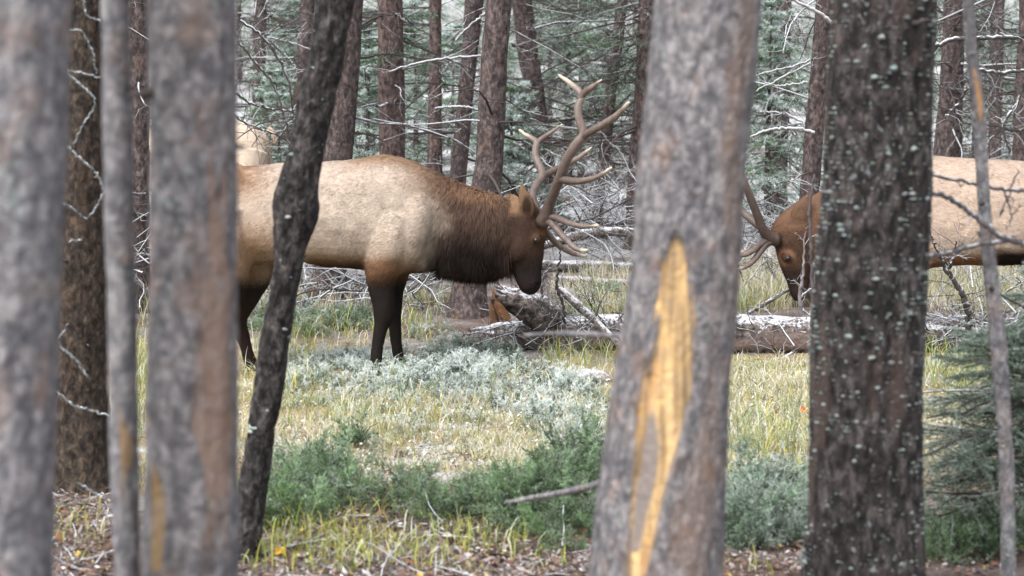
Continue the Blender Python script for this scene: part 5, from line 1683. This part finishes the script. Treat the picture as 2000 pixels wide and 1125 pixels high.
def litter():
    rng = np.random.default_rng(401)
    P, w = blob_points([(800, 1060, 420, 90, 9000), (160, 1040, 80, 100, 3500), (640, 1000, 180, 80, 1500), (1480, 1090, 110, 50, 1200), (1880, 1060, 120, 70, 1200), (640, 575, 200, 28, 2500), (1480, 850, 130, 130, 1200), (800, 920, 400, 50, 2200), (900, 1120, 500, 40, 3000)], rng)
    n = len(P)
    a = rng.uniform(0, 2 * math.pi, n)
    s = 0.004 + rng.exponential(0.006, n)
    s = np.clip(s, 0.003, 0.03)
    el = rng.uniform(0.08, 0.8, n)
    t = np.stack((np.cos(a), np.sin(a), rng.normal(0, 0.35, n)), -1)
    q = np.stack((-np.sin(a), np.cos(a), rng.normal(0, 0.35, n)), -1)
    C = P + np.stack((0 * s, 0 * s, rng.uniform(0.002, 0.02, n)), -1)
    T = t * s[:, None]
    B = q * (s * el)[:, None]
    lift = np.stack((0 * s, 0 * s, s * rng.uniform(-0.2, 0.5, n)), -1)
    V = np.stack((C - T, C - B * 0.9 + lift * 0.3, C + T + lift, C + B), 1).reshape(-1, 3)
    F = np.arange(4 * n).reshape(-1, 4)
    pal = np.array([(0.145, 0.092, 0.07), (0.10, 0.068, 0.056), (0.24, 0.19, 0.165), (0.34, 0.31, 0.31), (0.46, 0.45, 0.46), (0.2, 0.1, 0.06), (0.42, 0.30, 0.08), (0.07, 0.05, 0.045)])
    c = pal[rng.choice(len(pal), n, p=(.19, .17, .18, .15, .07, .13, .03, .08))] * rng.uniform(0.7, 1.3, n)[:, None]
    Pm, _w = blob_points([(820, 850, 420, 85, 7000), (1500, 830, 120, 130, 3500), (600, 800, 130, 80, 1500), (1880, 760, 120, 70, 1200), (1050, 780, 170, 60, 1500)], rng)
    km = vnoise(Pm * 3.1 + 77) + 0.6 * vnoise(Pm * 11 + 7)
    Pm = Pm[km > rng.uniform(-0.6, 0.7, len(Pm))]
    m = len(Pm)
    a = rng.uniform(0, 2 * math.pi, m)
    sm = np.clip(0.003 + rng.exponential(0.005, m), 0, 0.013)
    T = np.stack((np.cos(a), np.sin(a), rng.normal(0, 0.3, m)), -1) * sm[:, None]
    B = np.stack((-np.sin(a), np.cos(a), rng.normal(0, 0.3, m)), -1) * (sm * rng.uniform(0.15, 0.8, m))[:, None]
    C = Pm + np.stack((0 * a, 0 * a, rng.uniform(0.005, 0.05, m)), -1)
    Vm = np.stack((C - T, C - B, C + T, C + B), 1).reshape(-1, 3)
    pm = np.array([(0.68, 0.70, 0.72), (0.55, 0.48, 0.38), (0.32, 0.22, 0.16), (0.48, 0.36, 0.12), (0.2, 0.24, 0.1)])
    cm = pm[rng.choice(5, m, p=(.45, .25, .14, .06, .10))] * rng.uniform(0.75, 1.2, m)[:, None]
    tag(obj('frosted_litter', mesh('frosted_litter', Vm, [np.arange(4 * m).reshape(-1, 4)], np.repeat(np.clip(cm, 0, .9), 4, axis=0), False), M['litter']), 'frosted crumbs and dead leaves on the straw meadow', None, None, 'stuff')
    tag(obj('leaf_litter', mesh('leaf_litter', V, [F], np.repeat(c, 4, axis=0), False), M['litter']), 'reddish brown leaves, bark flakes and frost crumbs on the ground', None, None, 'stuff')
    P, w = blob_points([(800, 1060, 420, 90, 420), (160, 1040, 80, 100, 160), (640, 580, 220, 30, 160), (900, 900, 350, 60, 160), (1500, 900, 100, 150, 120)], rng)
    A = twig_walk(P + np.array((0, 0, 0.008)), rng.normal(0, 1, P.shape) * np.array((1, 1, 0.12)), rng.uniform(0.06, 0.3, len(P)), 5, rng, 0.15)
    V, F, D = many_tubes(A, np.linspace(1, 0.5, 5)[None] * rng.uniform(0.0015, 0.004, (len(P), 1)), 5)
    tag(obj('ground_twigs', mesh('ground_twigs', V, F, frost_tint(D, (0.13, 0.1, 0.09), FROST, 0.4, rng, 25)), M['twig']), 'thin broken twigs scattered over the forest floor', None, None, 'stuff')


litter()


def rock():
    c = ground_at(np.array([1150.0]), np.array([742.0]))[0]
    V, F = ball((0, 0, 0), (0.16, 0.12, 0.075), 28, 18)
    V = V * (1 + 0.12 * fbm(V * 9 + 2, 3))[:, None]
    o = tag(obj('rock', mesh('rock', V, F, np.tile((0.30, 0.24, 0.23, 1), (len(V), 1))), M['log']), 'low rounded pinkish rock in the grass beside the frosted juniper', 'rock')
    o.location = c


rock()
for q, (x, y, s, lab) in enumerate([(1572, 815, 0.035, 'orange fallen leaf beside the lichen-dotted trunk'), (548, 1094, 0.03, 'yellow fallen leaf on the litter near the crooked black trunk'), (1525, 960, 0.02, 'small yellow leaf above the blue-green juniper')]):
    c = ground_at(np.array([float(x)]), np.array([float(y)]))[0]
    a = np.linspace(0, 2 * math.pi, 14, endpoint=False)
    r = s * (0.75 + 0.3 * np.abs(np.sin(a * 2.5)))
    V = np.stack((r * np.cos(a), r * 0.8 * np.sin(a), 0.25 * r * np.sin(a) + 0.012 * np.cos(3 * a)), -1)
    V = np.vstack((V, (0, 0, -0.004), V - np.array((0, 0, 0.0015))))
    j = np.arange(14)
    F = np.vstack((np.stack((np.full(14, 14), j, (j + 1) % 14), -1), np.stack((np.full(14, 14), 15 + (j + 1) % 14, 15 + j), -1)))
    o = tag(obj('fallen_leaf', mesh('fallen_leaf', V, [F], np.tile(((0.5, 0.16, 0.04), (0.55, 0.33, 0.05), (0.5, 0.4, 0.06))[q], (len(V), 1)), False), M['litter']), lab, 'leaf', 'bright fallen leaves')
    o.location = c + np.array((0, 0, 0.04))
    o.rotation_euler = (0.5, 0, q)
